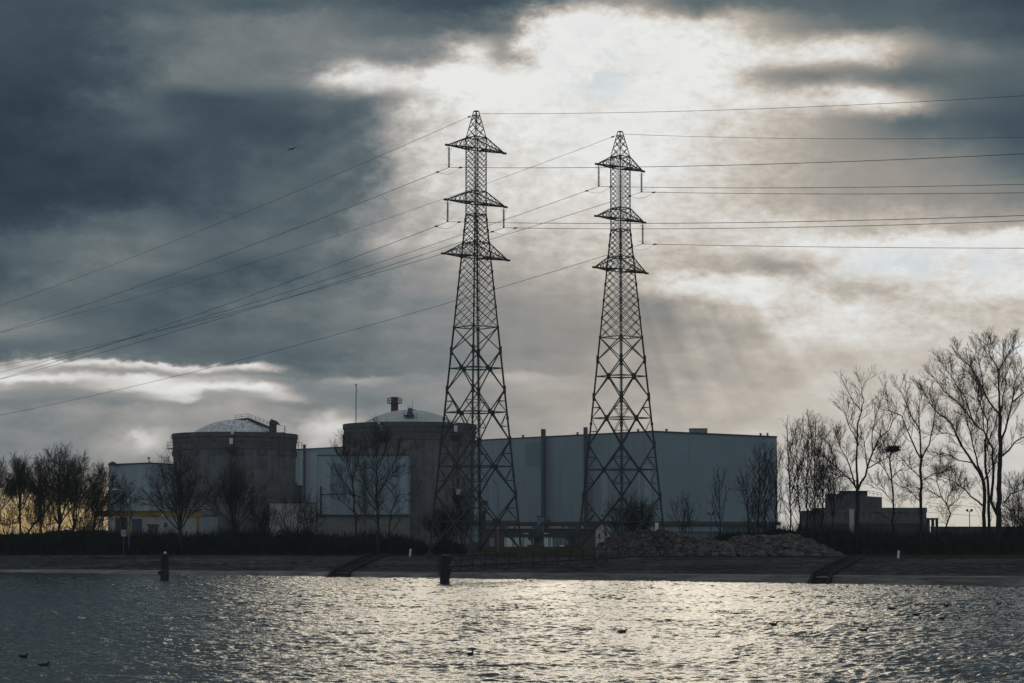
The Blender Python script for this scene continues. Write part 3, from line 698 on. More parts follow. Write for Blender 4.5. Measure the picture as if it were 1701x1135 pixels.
# red-brown ventilation chimney behind the right drum
c = P(655.3, 700, 700); t = thing('chimney', 'red brown ventilation chimney with a railed gallery above the green dome', 'chimney', (c.x, 700, GZ))
zt = ZP(660.5, 700)-GZ; b = MB(); b.lathe([(1.2,0),(1.18,zt)], 24); b.lathe([(1.28,zt-.3),(1.28,zt+.1)], 24); b.build('shaft', M_['red'], t, False)
zg = ZP(669.5, 700)-GZ; b = MB(); b.lathe([(1.2,zg-.25),(2.35,zg-.2),(2.35,zg),(1.2,zg)], 24, close=False); b.build('gallery', M_['dark'], t)
b = MB()
for k in range(16):
    a = k/16*2*math.pi; q = Vector((2.3*math.cos(a), 2.3*math.sin(a), zg)); a2 = (k+1)/16*2*math.pi; q2 = Vector((2.3*math.cos(a2), 2.3*math.sin(a2), zg))
    b.bar(q, q+Vector((0,0,1.5)), .1)
    for h in (.8, 1.5): b.bar(q+Vector((0,0,h)), q2+Vector((0,0,h)), .09)
b.build('railing', M_['dark'], t)
# thin antenna mast
p = G(590, 690, GZ); t = thing('antenna_mast', 'thin antenna mast rising behind the right reactor building rim', 'mast', p)
b = MB(); zt = ZP(640,690)-GZ; b.tube([(0,0,0),(0,0,zt)], [.22,.12], 6); b.build('pole', M_['dark'], t)
b = MB(); b.box(-.4,.3,-.1,.1,zt-.1,zt+.25); b.bar((0,0,zt-1.8),(.7,0,zt-1.8),.1); b.build('antenna', M_['dark'], t)

# turbine hall
def q_at(px, Yd): v = P(px, HOR, Yd); return Vector((v.x, Yd))
c0 = q_at(1085, 720); zt = ZP(718, 720)
c1 = q_at(1292, 720*(HOR-718)/(HOR-727)); c2 = q_at(486, 720*(HOR-718)/(HOR-748.3))
c3 = c1+(c2-c0)
t = thing('turbine_hall', 'long blue grey clad turbine hall behind both pylons', 'hall', (c0.x, c0.y, GZ))
zc = ZP(866, 720)
def shrink(k):
    ce = (c0+c1+c2+c3)/4; return [p+(p-ce).normalized()*k for p in (c0, c1, c3, c2)]
b = MB(); b.prism(shrink(0), zc, zt); lpart(b, 'wall', M_['clad'], t)
b = MB(); b.prism(shrink(.25), zt-.02, zt+.5); lpart(b, 'roof', M_['roof'], t)
b = MB(); b.prism(shrink(1.2), ZP(872.5,720), zc-.003); lpart(b, 'projecting_band', M_['dark'], t)  # dark projecting band between the cladding and the base wall
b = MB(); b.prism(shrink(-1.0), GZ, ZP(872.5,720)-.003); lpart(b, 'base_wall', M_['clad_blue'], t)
def hall_pt(px, off=0.):
    """plan point on the hall's visible walls seen at photo x, moved off the wall towards the viewer"""
    a, c = (c0, c2) if px <= 1085 else (c0, c1)
    u = P(px, HOR, 1.).x; d = c-a
    s = (u*a.y-a.x)/(d.x-u*d.y); p = a+d*s
    nrm = Vector((d.y, -d.x)).normalized()
    if nrm.y > 0: nrm = -nrm
    return p+nrm*off, math.atan2(d.y, d.x), nrm
def hall_panel(name, m, x0, x1, y0, y1, off=.12, par=None):
    p, ang_, nrm = hall_pt(x0); q, _, _ = hall_pt(x1)
    b = MB(); za, zb = P(x0, y0, p.y).z, P(x0, y1, p.y).z
    cs = [(p.x,p.y),(q.x,q.y)]
    pts = [(p.x+nrm.x*off, p.y+nrm.y*off), (q.x+nrm.x*off, q.y+nrm.y*off), (q.x-nrm.x*.2, q.y-nrm.y*.2), (p.x-nrm.x*.2, p.y-nrm.y*.2)]
    b.prism(pts, min(za,zb), max(za,zb)); return lpart(b, name, m, par or t)
hall_panel('wall_panel', M_['clad_blue'], 873, 906, 736, 776)
hall_panel('wall_panel', M_['clad_light'], 1000, 1010, 783, 864, .1)
hall_panel('wall_panel', M_['clad_light'], 1060, 1064, 775, 864, .1)
hall_panel('wall_panel', M_['clad_light'], 1071, 1083, 772, 864, .1)
hall_panel('wall_panel', M_['clad_light'], 498, 526, 752, 860, .1)
for px, ytop, yb, w in ((908.5, 713, 884, .85), (979, 710, 884, .75), (510, 738.5, 880, .6)):
    p, a_, nr = hall_pt(px, 1.6); b = MB(); b.tube([(p.x,p.y,GZ),(p.x,p.y,P(px,ytop,p.y).z)], w, 10)
    for k in range(5):
        z = GZ+6+k*6.5; b.tube([(p.x,p.y,z),(p.x,p.y,z+.25)], w+.12, 10)
    o = lpart(b, 'vent_pipe', M_['duct'], t)
p = q_at(1161, 745); b = MB(); b.box(-2.9, 2.9, -3, 3, 0, ZP(713,745)-zt, 0, (p.x, p.y, zt)); b.box(-3.1,3.1,-3.2,3.2, ZP(713,745)-zt, ZP(713,745)-zt+.15, 0, (p.x,p.y,zt)); lpart(b, 'roof_plant', M_['clad_blue'], t)
p, _, _ = hall_pt(1282, -1.5); b = MB(); b.tube([(p.x,p.y,zt+.4),(p.x,p.y,zt+1.6)], .35, 8); b2 = lpart(b, 'warning_lamp', mat('red_lamp', (.5,.06,.02), .4), t)
for px in (866, 957, 1058, 1111, 1268):
    p, a_, nr = hall_pt(px, -.8); b = MB(); b.tube([(p.x,p.y,zt+.4),(p.x,p.y,zt+1.1)], .35, 8); b.tube([(p.x,p.y,zt+1.1),(p.x,p.y,zt+1.3)], .55, 8); lpart(b, 'roof_vent', M_['dark'], t)
for x0, x1, y0, y1 in ((846,884,874,878),(912,932,874,878),(938,943,874,878),(958,977,874,878)):
    hall_panel('window_strip', M_['wallwhite'], x0, x1, y0, y1, 0.)
hall_panel('window_strip', M_['clad_light'], 1082, 1200, 874.5, 883, 0.)

# pale building at the left
a0 = q_at(248, 730); zt = ZP(770.5, 730); a1 = q_at(179, 730*(HOR-770.5)/(HOR-773)); a2 = a0+Vector((16, 42)); a3 = a1+(a2-a0)
t = thing('service_building', 'pale grey flat roofed building between the left trees and the frosted dome', 'building', (a0.x, a0.y, GZ))
b = MB(); b.prism([a0, a2, a3, a1], GZ, zt); lpart(b, 'wall', M_['clad_light'], t)
ce = (a0+a1+a2+a3)/4; b = MB(); b.prism([q+(q-ce).normalized()*.3 for q in (a0,a2,a3,a1)], zt-.01, zt+.45); lpart(b, 'roof', M_['roof'], t)
p = P(187, 772, 742); b = MB(); b.box(-1.1,1.1,-1,1,-.2,.7,0,p); b.box(-.5,.5,-.5,.5,.7,1.,0,p); lpart(b, 'roof_vent', M_['dark'], t)
p = P(247, 770, 738); b = MB(); b.bar(p, p+Vector((0,0,2.)), .12); b.bar(p+Vector((.5,0,0)), p+Vector((-.2,0,2.3)), .12); b.box(-.4,.4,-.1,.1,1.5,2.1,0,p); lpart(b, 'antenna', M_['dark'], t)
p = P(268, 771, 745); b = MB(); railing(b, [p, p+Vector((3.2,0,0))], 1.2, .1, .8); lpart(b, 'railing', M_['dark'], t)
for y in (838, 829):
    p, q = P(180, y, 728), P(247, y-.3, 728); b = MB(); b.bar(Vector((p.x, a1.y-1.2, p.z)), Vector((q.x, a0.y-.8, q.z)), .14); lpart(b, 'rail', M_['dark'], t)
for px, py in ((193,802),(218,803),(224,829)):
    p = P(px, py, 729); p.y = a0.y-1+(248-px)*.23; p = P(px, py, p.y); b = MB(); b.bar(p, p+Vector((-1.6 if px==218 else 0,0,0 if px==218 else 1.6)), .14); b.box(-.25,.25,-.15,.15,-.25,.25,0,p); lpart(b, 'wall_lamp', M_['dark'], t)

# low annex in front of it
Dn = 662.0
def fbox(b, x0, x1, y0, y1, Yd, dep, z0=None):
    p, q = P(x0, y1, Yd), P(x1, y0, Yd); b.box(p.x, q.x, Yd, Yd+dep, p.z if z0 is None else z0, q.z)
p = G(266, Dn, GZ)
t = thing('annex_building', 'low pale annex with a blue door behind the yellow crane beam', 'building', p)
b = MB(); fbox(b, 190, 353, 857, 880, Dn, 12, GZ); lpart(b, 'wall', M_['wallwhite'], t)
b = MB(); fbox(b, 189, 354, 855.8, 857, Dn-.5, 13); lpart(b, 'roof', M_['roof'], t)
for nm, m, x0, x1, y0, y1 in (('panel','brown',191,212,860,890),('door','bluedoor',219,236,862,892),('shutter','dark',244,264,871,874),('door','glass',246,262,874,892),('window','glass',272,278,869,876),('panel','clad_light',331,352,860,889)):
    b = MB(); fbox(b, x0, x1, y0, y1, Dn-.15-(.1 if nm=='shutter' else 0), .3); lpart(b, nm, M_[m], t)
t = thing('crane_beam', 'yellow overhead crane beam on posts in front of the pale annex', 'crane beam', G(250, 650, GZ))
b = MB(); fbox(b, 158, 335, 849.5, 858.5, 650, 1.2); fbox(b, 158, 335, 848.7, 849.5, 649.6, 2.); lpart(b, 'beam', M_['yellow'], t)
for x0 in (213, 325.5):
    b = MB(); fbox(b, x0, x0+5, 858.5, 900, 650.1, .9, GZ); lpart(b, 'post', M_['yellow'], t)
b = MB(); fbox(b, 283, 330, 836, 849, 651, 3); lpart(b, 'trolley', M_['brown'], t)
b = MB(); p, q = P(240, 848.7, 650), P(356, 848.7, 650); railing(b, [p, q], 1.5, .12, 1.5); lpart(b, 'railing', M_['wallwhite'], t)
b = MB(); fbox(b, 268, 274, 855, 858, 649, .5); lpart(b, 'lamp', M_['white'], t)

# fuel building in front of the right drum
t = thing('fuel_building', 'slate blue clad block on a concrete base below the green dome', 'building', G(602, 622, GZ))
b = MB(); fbox(b, 527, 678, 757, 855, 622, 15); lpart(b, 'wall', M_['clad'], t)
b = MB(); fbox(b, 526.6, 678.4, 756, 757, 621.8, 15.4); lpart(b, 'roof', M_['roof'], t)
b = MB(); fbox(b, 526, 679, 855, 856.6, 621.3, 16); lpart(b, 'plinth_band', M_['dark'], t)  # dark strip along the foot of the cladding
b = MB(); fbox(b, 528, 677.5, 856.6, 890, 622.2, 14.6, GZ); lpart(b, 'base_wall', M_['conc_plain'], t)
for x0, x1, y0, y1, m in ((550,566,770,806,'clad_blue'),(527.5,549,759,853,'clad_light'),(665,677.6,759,853,'clad_light')):
    b = MB(); fbox(b, x0, x1, y0, y1, 621.85, .2); lpart(b, 'wall_panel', M_[m], t)
b = MB(); p = P(606, 855, 621); b.tube([(p.x,620.8,p.z-3),(p.x,620.8,P(606,764,621).z)], .42, 8); lpart(b, 'vent_pipe', M_['duct'], t)
b = MB(); p = P(533, 855, 621); b.tube([(p.x,620.8,p.z),(p.x,620.8,P(533,808,621).z)], .3, 8); b.tube([(p.x,620.8,P(533,822,621).z),(P(575,822,621).x,620.8,P(533,820,621).z)], .16, 6); lpart(b, 'drain_pipe', M_['dark'], t)
# small pale store and dark ducts
t = thing('store_building', 'small pale grey block between the two domed buildings', 'building', G(487, 640, GZ))
b = MB(); fbox(b, 448, 525, 835.5, 880, 640, 10, GZ); lpart(b, 'wall', M_['wallwhite'], t)
b = MB(); fbox(b, 447.5, 525.5, 834.6, 835.5, 639.7, 10.6); lpart(b, 'roof', M_['roof'], t)
t = thing('exhaust_duct', 'dark stepped duct standing beside the left drum', 'duct', G(495, 655, GZ))
b = MB(); fbox(b, 489, 493, 801, 840, 655, 1.4, GZ); b.box(0,0,0,0,0,0) if False else None; lpart(b, 'stack', M_['dark'], t)
b = MB(); fbox(b, 493.1, 501, 806, 840, 655, 3, GZ); lpart(b, 'housing', M_['dark'], t)
# dark hoist stage beside the right drum
t = thing('hoist_stage', 'dark hoist stage on posts beside the right drum behind the pylon', 'hoist', G(803, 600, GZ))
b = MB(); fbox(b, 797, 810, 832, 839, 600, 2.5); fbox(b, 797, 812, 838, 840, 599.5, 3.4); lpart(b, 'cabin', M_['dark'], t)
for x0 in (797.5, 805):
    b = MB(); fbox(b, x0, x0+2, 840, 890, 600, .5, GZ); lpart(b, 'post', M_['dark'], t)
b = MB(); fbox(b, 796, 806, 848, 890, 602, 4, GZ); lpart(b, 'housing', M_['dark'], t)

office_m = mat('office_panels', (.08,.076,.074), .8, 0, .2, .3)
# office block at the right
t = thing('office_block', 'long low office block with a dark plant room behind the bare right trees', 'building', G(1435, 540, GZ))
Do = 540
b = MB(); fbox(b, 1344, 1540, 870, 900, Do, 20, GZ); lpart(b, 'base_wall', M_['dark'], t)
b = MB(); fbox(b, 1368, 1540, 862, 870, Do-.3, 20.5); lpart(b, 'band', office_m, t)
b = MB(); fbox(b, 1369, 1539, 851.3, 862, Do, 20); lpart(b, 'window_band', M_['glass'], t)
b = MB(); fbox(b, 1368, 1540, 843.5, 851.3, Do-.3, 20.5); lpart(b, 'parapet', office_m, t)
b = MB(); fbox(b, 1344, 1367.8, 848, 870, Do+2, 16); lpart(b, 'side_wing', M_['brown'], t)
for i in range(16):
    x = 1373+i*10.3; b = MB(); fbox(b, x, x+1.4, 851.4, 861.9, Do-.12, .3); lpart(b, 'mullion', M_['brown'], t)
b = MB(); fbox(b, 1411.5, 1418.5, 846, 890, Do-.8, .6, GZ); lpart(b, 'pillar', M_['wallwhite'], t)
b = MB(); p = [P(1380, 820, Do+5), P(1465, 826, Do+5)]; b.quadbox([(p[0].x,Do+5,ZP(843.5,Do+5)),(p[1].x,Do+5,ZP(843.5,Do+5)),(p[1].x,Do+15,ZP(843.5,Do+5)),(p[0].x,Do+15,ZP(843.5,Do+5)),(p[0].x,Do+5,p[0].z),(p[1].x,Do+5,p[1].z),(p[1].x,Do+15,p[1].z),(p[0].x,Do+15,p[0].z)]); lpart(b, 'plant_room', M_['duct'], t)
b = MB(); fbox(b, 1400, 1441, 816.5, 824, Do+6, 6); fbox(b, 1398, 1443, 815.3, 816.3, Do+5, 8); lpart(b, 'roof_house', M_['duct'], t)
b = MB(); railing(b, [P(1444,822,Do+6), P(1464,826,Do+6)], 1., .08, 1.); lpart(b, 'railing', M_['dark'], t)
for x0, x1 in ((1541,1544.5),(1549,1552),(1556,1558.5)):
    b = MB(); fbox(b, x0, x1, 863.5, 890, Do+2, 1.5, GZ); lpart(b, 'pillar', M_['brown'], t)
b = MB(); fbox(b, 1540.2, 1559, 860.5, 863.5, Do+1, 12); lpart(b, 'porch_roof', M_['brown'], t)
# low dark shed with trucks beyond right trees
t = thing('long_shed', 'long low dark shed at the right beyond the big forked tree', 'shed', G(1650, 600, GZ))
b = MB(); fbox(b, 1562, 1790, 876, 890, 600, 14, GZ); lpart(b, 'wall', M_['brown'], t)
b = MB(); fbox(b, 1561, 1791, 874.8, 876, 599.5, 15); lpart(b, 'roof', M_['dark'], t)

# low workshop in front of the hall, its lit bays made as pale panels
Dw = 500
t = thing('workshop', 'low dark workshop with lit bays painted pale behind the fence', 'building', G(895, Dw, GZ))
b = MB(); fbox(b, 800, 1002, 880, 912, Dw, 10, GZ); lpart(b, 'wall', M_['brown'], t)
b = MB(); fbox(b, 799, 1003, 878.8, 880, Dw-.4, 11); lpart(b, 'roof', M_['dark'], t)
pale = mat('lit_bay_pale', (.42,.50,.48), .6, 0, .12, .4); pale2 = mat('lit_bay_green', (.36,.46,.36), .6, 0, .12, .4)  # the bays' light is put into these pale colours
for i, (x0, x1) in enumerate(((838,851),(852.5,862),(863.5,868),(870,883),(885.5,898.5),(900.5,913),(914.7,918))):
    b = MB(); fbox(b, x0, x1, 892.5, 908.5, Dw-.12, .2); lpart(b, 'bay_panel', pale2 if i in (1,3) else pale, t)
for x0, x1 in ((870,882),(885,897),(900,911)):
    b = MB(); fbox(b, x0, x1, 885.8, 887, Dw-.5, .6); lpart(b, 'projecting_band', M_['white'], t)
for x0, x1 in ((812,821),(920,930),(931,943)):
    b = MB(); fbox(b, x0, x1, 893, 908, Dw-.1, .2); lpart(b, 'bay_panel', M_['clad_blue'], t)
b = MB(); fbox(b, 930, 940, 906, 908, Dw-1.2, 1); lpart(b, 'bench', M_['white'], t)
# small pale hut
t = thing('hut', 'small pale gabled hut beside the rubble heap', 'hut', G(1002, 470, GZ))
b = MB(); x0, x1 = P(991,880,470).x, P(1013,880,470).x; zt, zr = ZP(877,470), ZP(869,470); xm = (x0+x1)/2
b.v += [(x0,470,GZ),(x1,470,GZ),(x1,470,zt),(xm,470,zr),(x0,470,zt),(x0,475,GZ),(x1,475,GZ),(x1,475,zt),(xm,475,zr),(x0,475,zt)]
b.f += [(0,1,2,3,4),(9,8,7,6,5),(0,4,9,5),(1,6,7,2),(0,5,6,1),(2,7,8,3),(3,8,9,4)]; lpart(b, 'wall', M_['wallwhite'], t)
b = MB()
for s_, xa in ((-1,x0),(1,x1)):
    b.quadbox([(xm,469.7,zr+.02),(xa+s_*.3,469.7,zt-.1),(xa+s_*.3,475.3,zt-.1),(xm,475.3,zr+.02),(xm,469.7,zr+.2),(xa+s_*.3,469.7,zt+.08),(xa+s_*.3,475.3,zt+.08),(xm,475.3,zr+.2)])
lpart(b, 'roof', M_['roof'], t)
b = MB(); fbox(b, 994, 996.6, 887, 894, 469.9, .2); lpart(b, 'window', M_['glass'], t)
b = MB(); b.tube([P(1004,880,469.8), P(1008,891,469.8)], .18, 6); lpart(b, 'pipe', M_['dark'], t)
b = MB(); b.tube([G(1091, 480, GZ), P(1091, 868.5, 480)], .38, 10); o = b.build('vent_post', M_['white'], origin=tuple(G(1091,480,GZ))); tag(o, 'short white cylindrical vent post behind the rubble heap', 'vent post')

# material handlers in the yard
def handler(px, Dd, label, boxr, flip):
    p = G(px, Dd, GZ); t = thing('material_handler', label, 'excavator', p, 'dark machines in the yard'); k = M(Dd)
    b = MB(); b.box(-1.9,1.9,-1.2,-.7,0,.8); b.box(-1.9,1.9,.7,1.2,0,.8); lo_ = b.build('crawler', M_['dark'], t)
    b = MB(); b.box(-.5,.5,-.5,.5,.7,2.4); b.box(-1.6,1.7,-1.2,1.2,2.3,3.6); b.box(-1.7,-.7,-1.1,1.1,1.9,3.1); b.build('body', M_['dark'], t)
    b = MB(); b.box(.3,1.5,-1.,.2,3.6,5.0); b.build('cab', M_['glass'], t)
    b = MB()
    if boxr: b.bar((0,.4,3.4),(1.2,.4,5.4),.55); b.bar((1.2,.4,5.4),(3.1,.4,6.3),.5); b.bar((3.1,.4,6.3),(3.2,.4,5.3),.3)
    else: b.bar((0,.4,3.4),(1.4,.4,5.2),.55); b.bar((1.4,.4,5.2),(3.0,.4,5.6),.5); b.bar((3.0,.4,5.6),(4.7,.4,7.4),.45)
    b.build('boom', M_['dark'], t)
    return t
handler(890, 480, 'dark machine with a short raised boom beside the thin wall pipe', True, 1)
handler(952, 480, 'dark machine with a long raised boom left of the shorter pylon', False, 1)
p = G(898, 482, GZ); t = thing('container_box', 'grey upright box with a dark lid standing beside the raised boom', 'container', p)
b = MB(); b.box(-.75,.75,-.8,.8,0,ZP(859,482)-GZ); b.build('body', M_['clad_blue'], t); b = MB(); b.box(-.85,.85,-.9,.9,ZP(859,482)-GZ,ZP(857,482)-GZ); b.build('lid', M_['dark'], t)

# yard fence
t = thing('yard_fence', 'tall thin metal fence in front of the pale lit bays', 'fence', G(905, 440, GZ))
y_t = ZP(886, 440)
for i in range(14):
    px = 812+i*14.2; p = G(px, 440, GZ); b = MB(); b.bar(p, Vector((p.x, p.y, y_t)), .14); lpart(b, 'post', M_['dark'], t)
b = MB()
for py in (893.3, 909):
    z = ZP(py, 440); b.bar(Vector((G(800,440,0).x,440,z)), Vector((G(1003,440,0).x,440,z)), .10)
lpart(b, 'rail', M_['dark'], t)
p = P(883, 897, 439.8); b = MB(); b.tube([p+Vector((0,-.1,-.4)), p+Vector((0,-.1,.5))], .25, 6); lpart(b, 'notice', M_['red'], t)

# ------------------------------------------------------------------ parked vehicles (roofs show above the scrub)
def parked_car(px, Dd, w, h, label, van=False):
    p = G(px, Dd, GZ); t = thing('parked_car', label, 'car', p, 'parked vehicles seen over the scrub')
    def loft(secs, name, m):
        b = MB(); n_ = len(secs[0][1])
        for y, pr in secs: b.v += [(x, y, z) for x, z in pr]
        for j in range(len(secs)-1):
            for k in range(n_): b.f.append((j*n_+k, j*n_+(k+1)%n_, (j+1)*n_+(k+1)%n_, (j+1)*n_+k))
        b.f.append(tuple(range(n_))[::-1]); b.f.append(tuple((len(secs)-1)*n_+k for k in range(n_)))
        return b.build(name, m, t)
    body = [(-w,.35),(w,.35),(w*1.02,.7),(w*.96,h*.55),(w*.62,h*.62),(w*.5,h*.96),(0,h),(-w*.45,h*.96),(-w*.72,h*.62),(-w,h*.5)]
    loft([(-.85,[(x*.98,z*.97) for x,z in body]),(-.75,body),(.75,body),(.85,[(x*.98,z*.97) for x,z in body])], 'body', M_['car'])
    b = MB(); b.box(-w*.6,w*.52,-.87,.87,h*.64,h*.84); b.build('window', M_['glass'], t)
    for x in (-w*.62, w*.62):
        b = MB(); b.tube([(x,-.9,.34),(x,.9,.34)], .34, 14); b.build('wheel', M_['dark'], t)
parked_car(557, 560, 2.2, 1.8, 'white car roof showing over the scrub at the left of the slate blue block')
parked_car(613, 560, 2.4, 2.0, 'white car roof showing over the scrub behind the straight middle tree')
parked_car(640, 566, 1.6, 2.4, 'small pale vehicle showing right of the straight middle tree')
parked_car(1587, 500, 2.0, 2.2, 'pale car roof showing over the scrub right of the office porch')
parked_car(1624, 500, 2.0, 2.2, 'pale car roof showing over the scrub left of the big forked trunk')
parked_car(375, 600, 2.6, 2.0, 'pale car roof showing below the left drum')

# ------------------------------------------------------------------ street lamps, floodlights, sign, markers
def street_lamp(px, py_top, Dd, px_head, py_head, label):
    p = G(px, Dd, GZ); t = thing('street_lamp', label, 'street lamp', p, 'curved street lamps')
    top = P(px, py_top, Dd)-p; hd = P(px_head, py_head, Dd)-p
    b = MB(); b.tube([(0,0,0),(0,0,top.z)], [.11,.07], 8)
    pts = [Vector((0,0,top.z))+Vector((hd.x*(1-math.cos(a)), 0, (hd.z-top.z)*math.sin(a)))*1.0 for a in [i/10*math.pi/2 for i in range(11)]]
    b.tube(pts, .06, 6); b.build('pole', M_['post'], t)
    b = MB(); q = pts[-1]; b.quadbox([q+Vector(w) for w in ((-1.0,-.16,-.12),(0,-.12,-.12),(0,.12,-.12),(-1.0,.16,-.12),(-.85,-.1,.12),(0,-.08,.08),(0,.08,.08),(-.85,.1,.12))]); b.build('lamp_head', M_['wallwhite'], t)
street_lamp(214, 832, 345, 196, 813, 'street lamp with a curved arm in front of the yellow crane beam')
street_lamp(827, 815, 400, 806, 793, 'street lamp with a curved arm right of the taller pylon')
def floodlight(px, py, Dd, label):
    p = G(px, Dd, GZ); t = thing('floodlight_mast', label, 'floodlight', p, 'twin floodlight masts'); top = P(px, py, Dd)-p; k = M(Dd)
    b = MB(); b.tube([(0,0,0),(0,0,top.z)], [.12,.07], 6); b.bar((-3.5*k,0,top.z),(3.5*k,0,top.z),.1); b.build('pole', M_['dark'], t)
    for s_ in (-1,1):
        b = MB(); b.box(-1.5*k,1.5*k,-.2,.2,0,3.6*k,s_*.5,(s_*3.6*k,0,top.z+.05)); b.build('lamp', M_['dark'], t)
floodlight(1005, 858.5, 455, 'twin floodlight mast rising behind the pale hut')
floodlight(1181.5, 855.5, 455, 'twin floodlight mast beside the slender young tree')
floodlight(1611.5, 850, 455, 'twin floodlight mast left of the big forked tree')
p = G(205, 340, GZ); t = thing('speed_sign', 'square white number sign on a thin post beside the street lamp', 'sign', p)
zt = ZP(891, 340)-GZ; z1 = ZP(880.5,340)-GZ; b = MB(); b.tube([(0,0,0),(0,0,zt+.4)], .035, 6); b.build('pole', M_['post'], t)
b = MB(); b.box(-.38,.38,-.05,-.02,zt,z1); pl = b.build('plate', M_['sign'], t)
b = MB(); hh = z1-zt
def strokes(segs, ox, w, h_):
    for (a, c, d, e) in segs: b.bar((ox+a*w,-.065,zt+hh*.24+c*h_), (ox+d*w,-.065,zt+hh*.24+e*h_), .06)
strokes([(0,1,1,1),(1,1,1,.5),(1,.5,0,.5),(0,.5,0,0),(0,0,1,0)], -.24, .18, hh*.52)
strokes([(0,1,1,1),(1,1,1,0),(1,0,0,0),(0,0,0,1)], .05, .18, hh*.52)
nm = b.build('number', M_['ink'], pl)
for px, Dd, lab in ((681, 300, 'short white marker post leaning on the bank left of the mooring pile'), (1492, 288, 'short white marker post leaning on the bank at the right')):
    u = uline(px); dcv = float(d_crest(np.array([u]))[0])+1.0; p = G(px, dcv, GZ)
    b = MB(); k = M(dcv); b.tube([p, p+Vector((1.0*k,0,12*k))], [.16,.15], 10); b.tube([p+Vector((1.0*k,0,12*k)), p+Vector((1.0*k,0,12.6*k))], .17, 10)
    o = b.build('marker_post', M_['white'], origin=tuple(p)); tag(o, lab, 'marker post', 'white bank markers')

# ------------------------------------------------------------------ mooring piles and gangway
def dw_at(py): return H0*F/(py-HOR)
def pile(px, py, pytop, w, label, globe):
    Dd = dw_at(py); p = G(px, Dd, 0); t = thing('mooring_pile', label, 'mooring pile', p, 'mooring piles'); k = M(Dd); zt = ZP(pytop, Dd)
    b = MB(); r = w*k/2
    if globe:
        b.tube([(-.2*r,0,-1),(-.2*r,0,zt-3.5*k)], r*.86, 10); b.tube([(.5*r,-.3*r,-1),(.5*r,-.3*r,zt-2*k)], r*.5, 10); b.tube([(-.55*r,-.3*r,-1),(-.55*r,-.3*r,zt-4.5*k)], r*.48, 10)
        b.lathe([(r*1.05,-1),(r*1.1,1.0),(r*.95,1.25)], 12)
        b.box(-r*1.55,-r*.8,-.3,.3,.55,1.0)
    else:
        b.tube([(-.15*r,0,-1),(-.15*r,0,zt-1.5*k)], r*.95, 12); b.tube([(-.1*r,-.5*r,-1),(-.1*r,-.5*r,zt-3*k)], r*.55, 10)
        b.quadbox([(r*.5,-.3,.5),(r*.9,-.3,.9),(r*.9,.3,.9),(r*.5,.3,.5),(r*.5,-.3,1.4),(r*1.6,-.3,1.9),(r*1.6,.3,1.9),(r*.5,.3,1.4)])
        b.quadbox([(r*.5,-.3,zt-1.3),(r*.8,-.3,zt-1.2),(r*.8,.3,zt-1.2),(r*.5,.3,zt-1.3),(r*.5,-.3,zt-.35),(r*1.6,-.3,zt-.3),(r*1.6,.3,zt-.3),(r*.5,.3,zt-.35)])
        b.box(-r*1.7,r*1.2,-.5,.5,-.12,.1); b.tube([(-r*1.35,0,.9),(-r*1.35,0,zt-.2)], .06, 6)
    b.build('pile_body', M_['pile'], t)
    b = MB(); b.lathe([(r*.75,zt-3*k if globe else zt-1.5*k),(r*.72,zt-2.2*k if globe else zt-.4*k)], 12); b.build('cap', M_['dark'] if globe else M_['post'], t)
    if globe:
        b = MB(); b.blob((0,0,zt-.1), 2.6*k, 2.6*k, 2.6*k, 1, 0, 14, 9); b.build('globe', M_['globe'], t, True)
    return p, zt
pile(273.5, 962, 917.5, 13.5, 'dark mooring pile in the water topped with a shiny globe', True)
pA, zA = pile(740, 968, 921, 17, 'thick dark mooring pile in the water at the end of the gangway', False)
t = thing('gangway', 'long dark lattice gangway from the mooring pile up to the bank', 'gangway', G(890, 262, 0))
Da, Db = dw_at(968)+.5, 284.
def gw(f, py0, py1, dy=0.):     # point along the gangway
    Yd = 1/(1/Da*(1-f)+1/Db*f); px = 745+(1028-745)*f
    return P(px, py0+(py1-py0)*f, Yd)+Vector((0,dy,0))
nb_ = 14
for dy in (0., 1.4):
    b = MB()
    tp = [gw(i/nb_, 922.5, 909, dy) for i in range(nb_+1)]; md = [gw(i/nb_, 941, 926, dy) for i in range(nb_+1)]; bt = [gw(i/nb_, 950, 934, dy) for i in range(nb_+1)]
    for i in range(nb_):
        b.bar(tp[i], tp[i+1], .09); b.bar(md[i], md[i+1], .11)
        if i < nb_-1: b.bar(bt[i], bt[i+1], .10); b.bar(md[i], bt[i+1], .06)
        b.bar(tp[i], md[i+1], .05) if i < 8 else None
        m0 = (tp[i]+md[i])/2; m1 = (tp[i+1]+md[i+1])/2; b.bar(m0, m1, .04)
    for i in range(nb_+1): b.bar(tp[i], bt[i] if i < nb_ else md[i], .09)
    lpart(b, 'side_truss', M_['pile'], t)
b = MB(); 
for i in range(nb_):
    p0, p1 = gw(i/nb_, 941.5, 926.5, 0), gw((i+1)/nb_, 941.5, 926.5, 0)
    b.quadbox([p0+Vector((0,.08,-.1)), p1+Vector((0,.08,-.1)), p1+Vector((0,1.32,-.1)), p0+Vector((0,1.32,-.1)), p0+Vector((0,.08,0)), p1+Vector((0,.08,0)), p1+Vector((0,1.32,0)), p0+Vector((0,1.32,0))])
lpart(b, 'deck', M_['pile'], t)

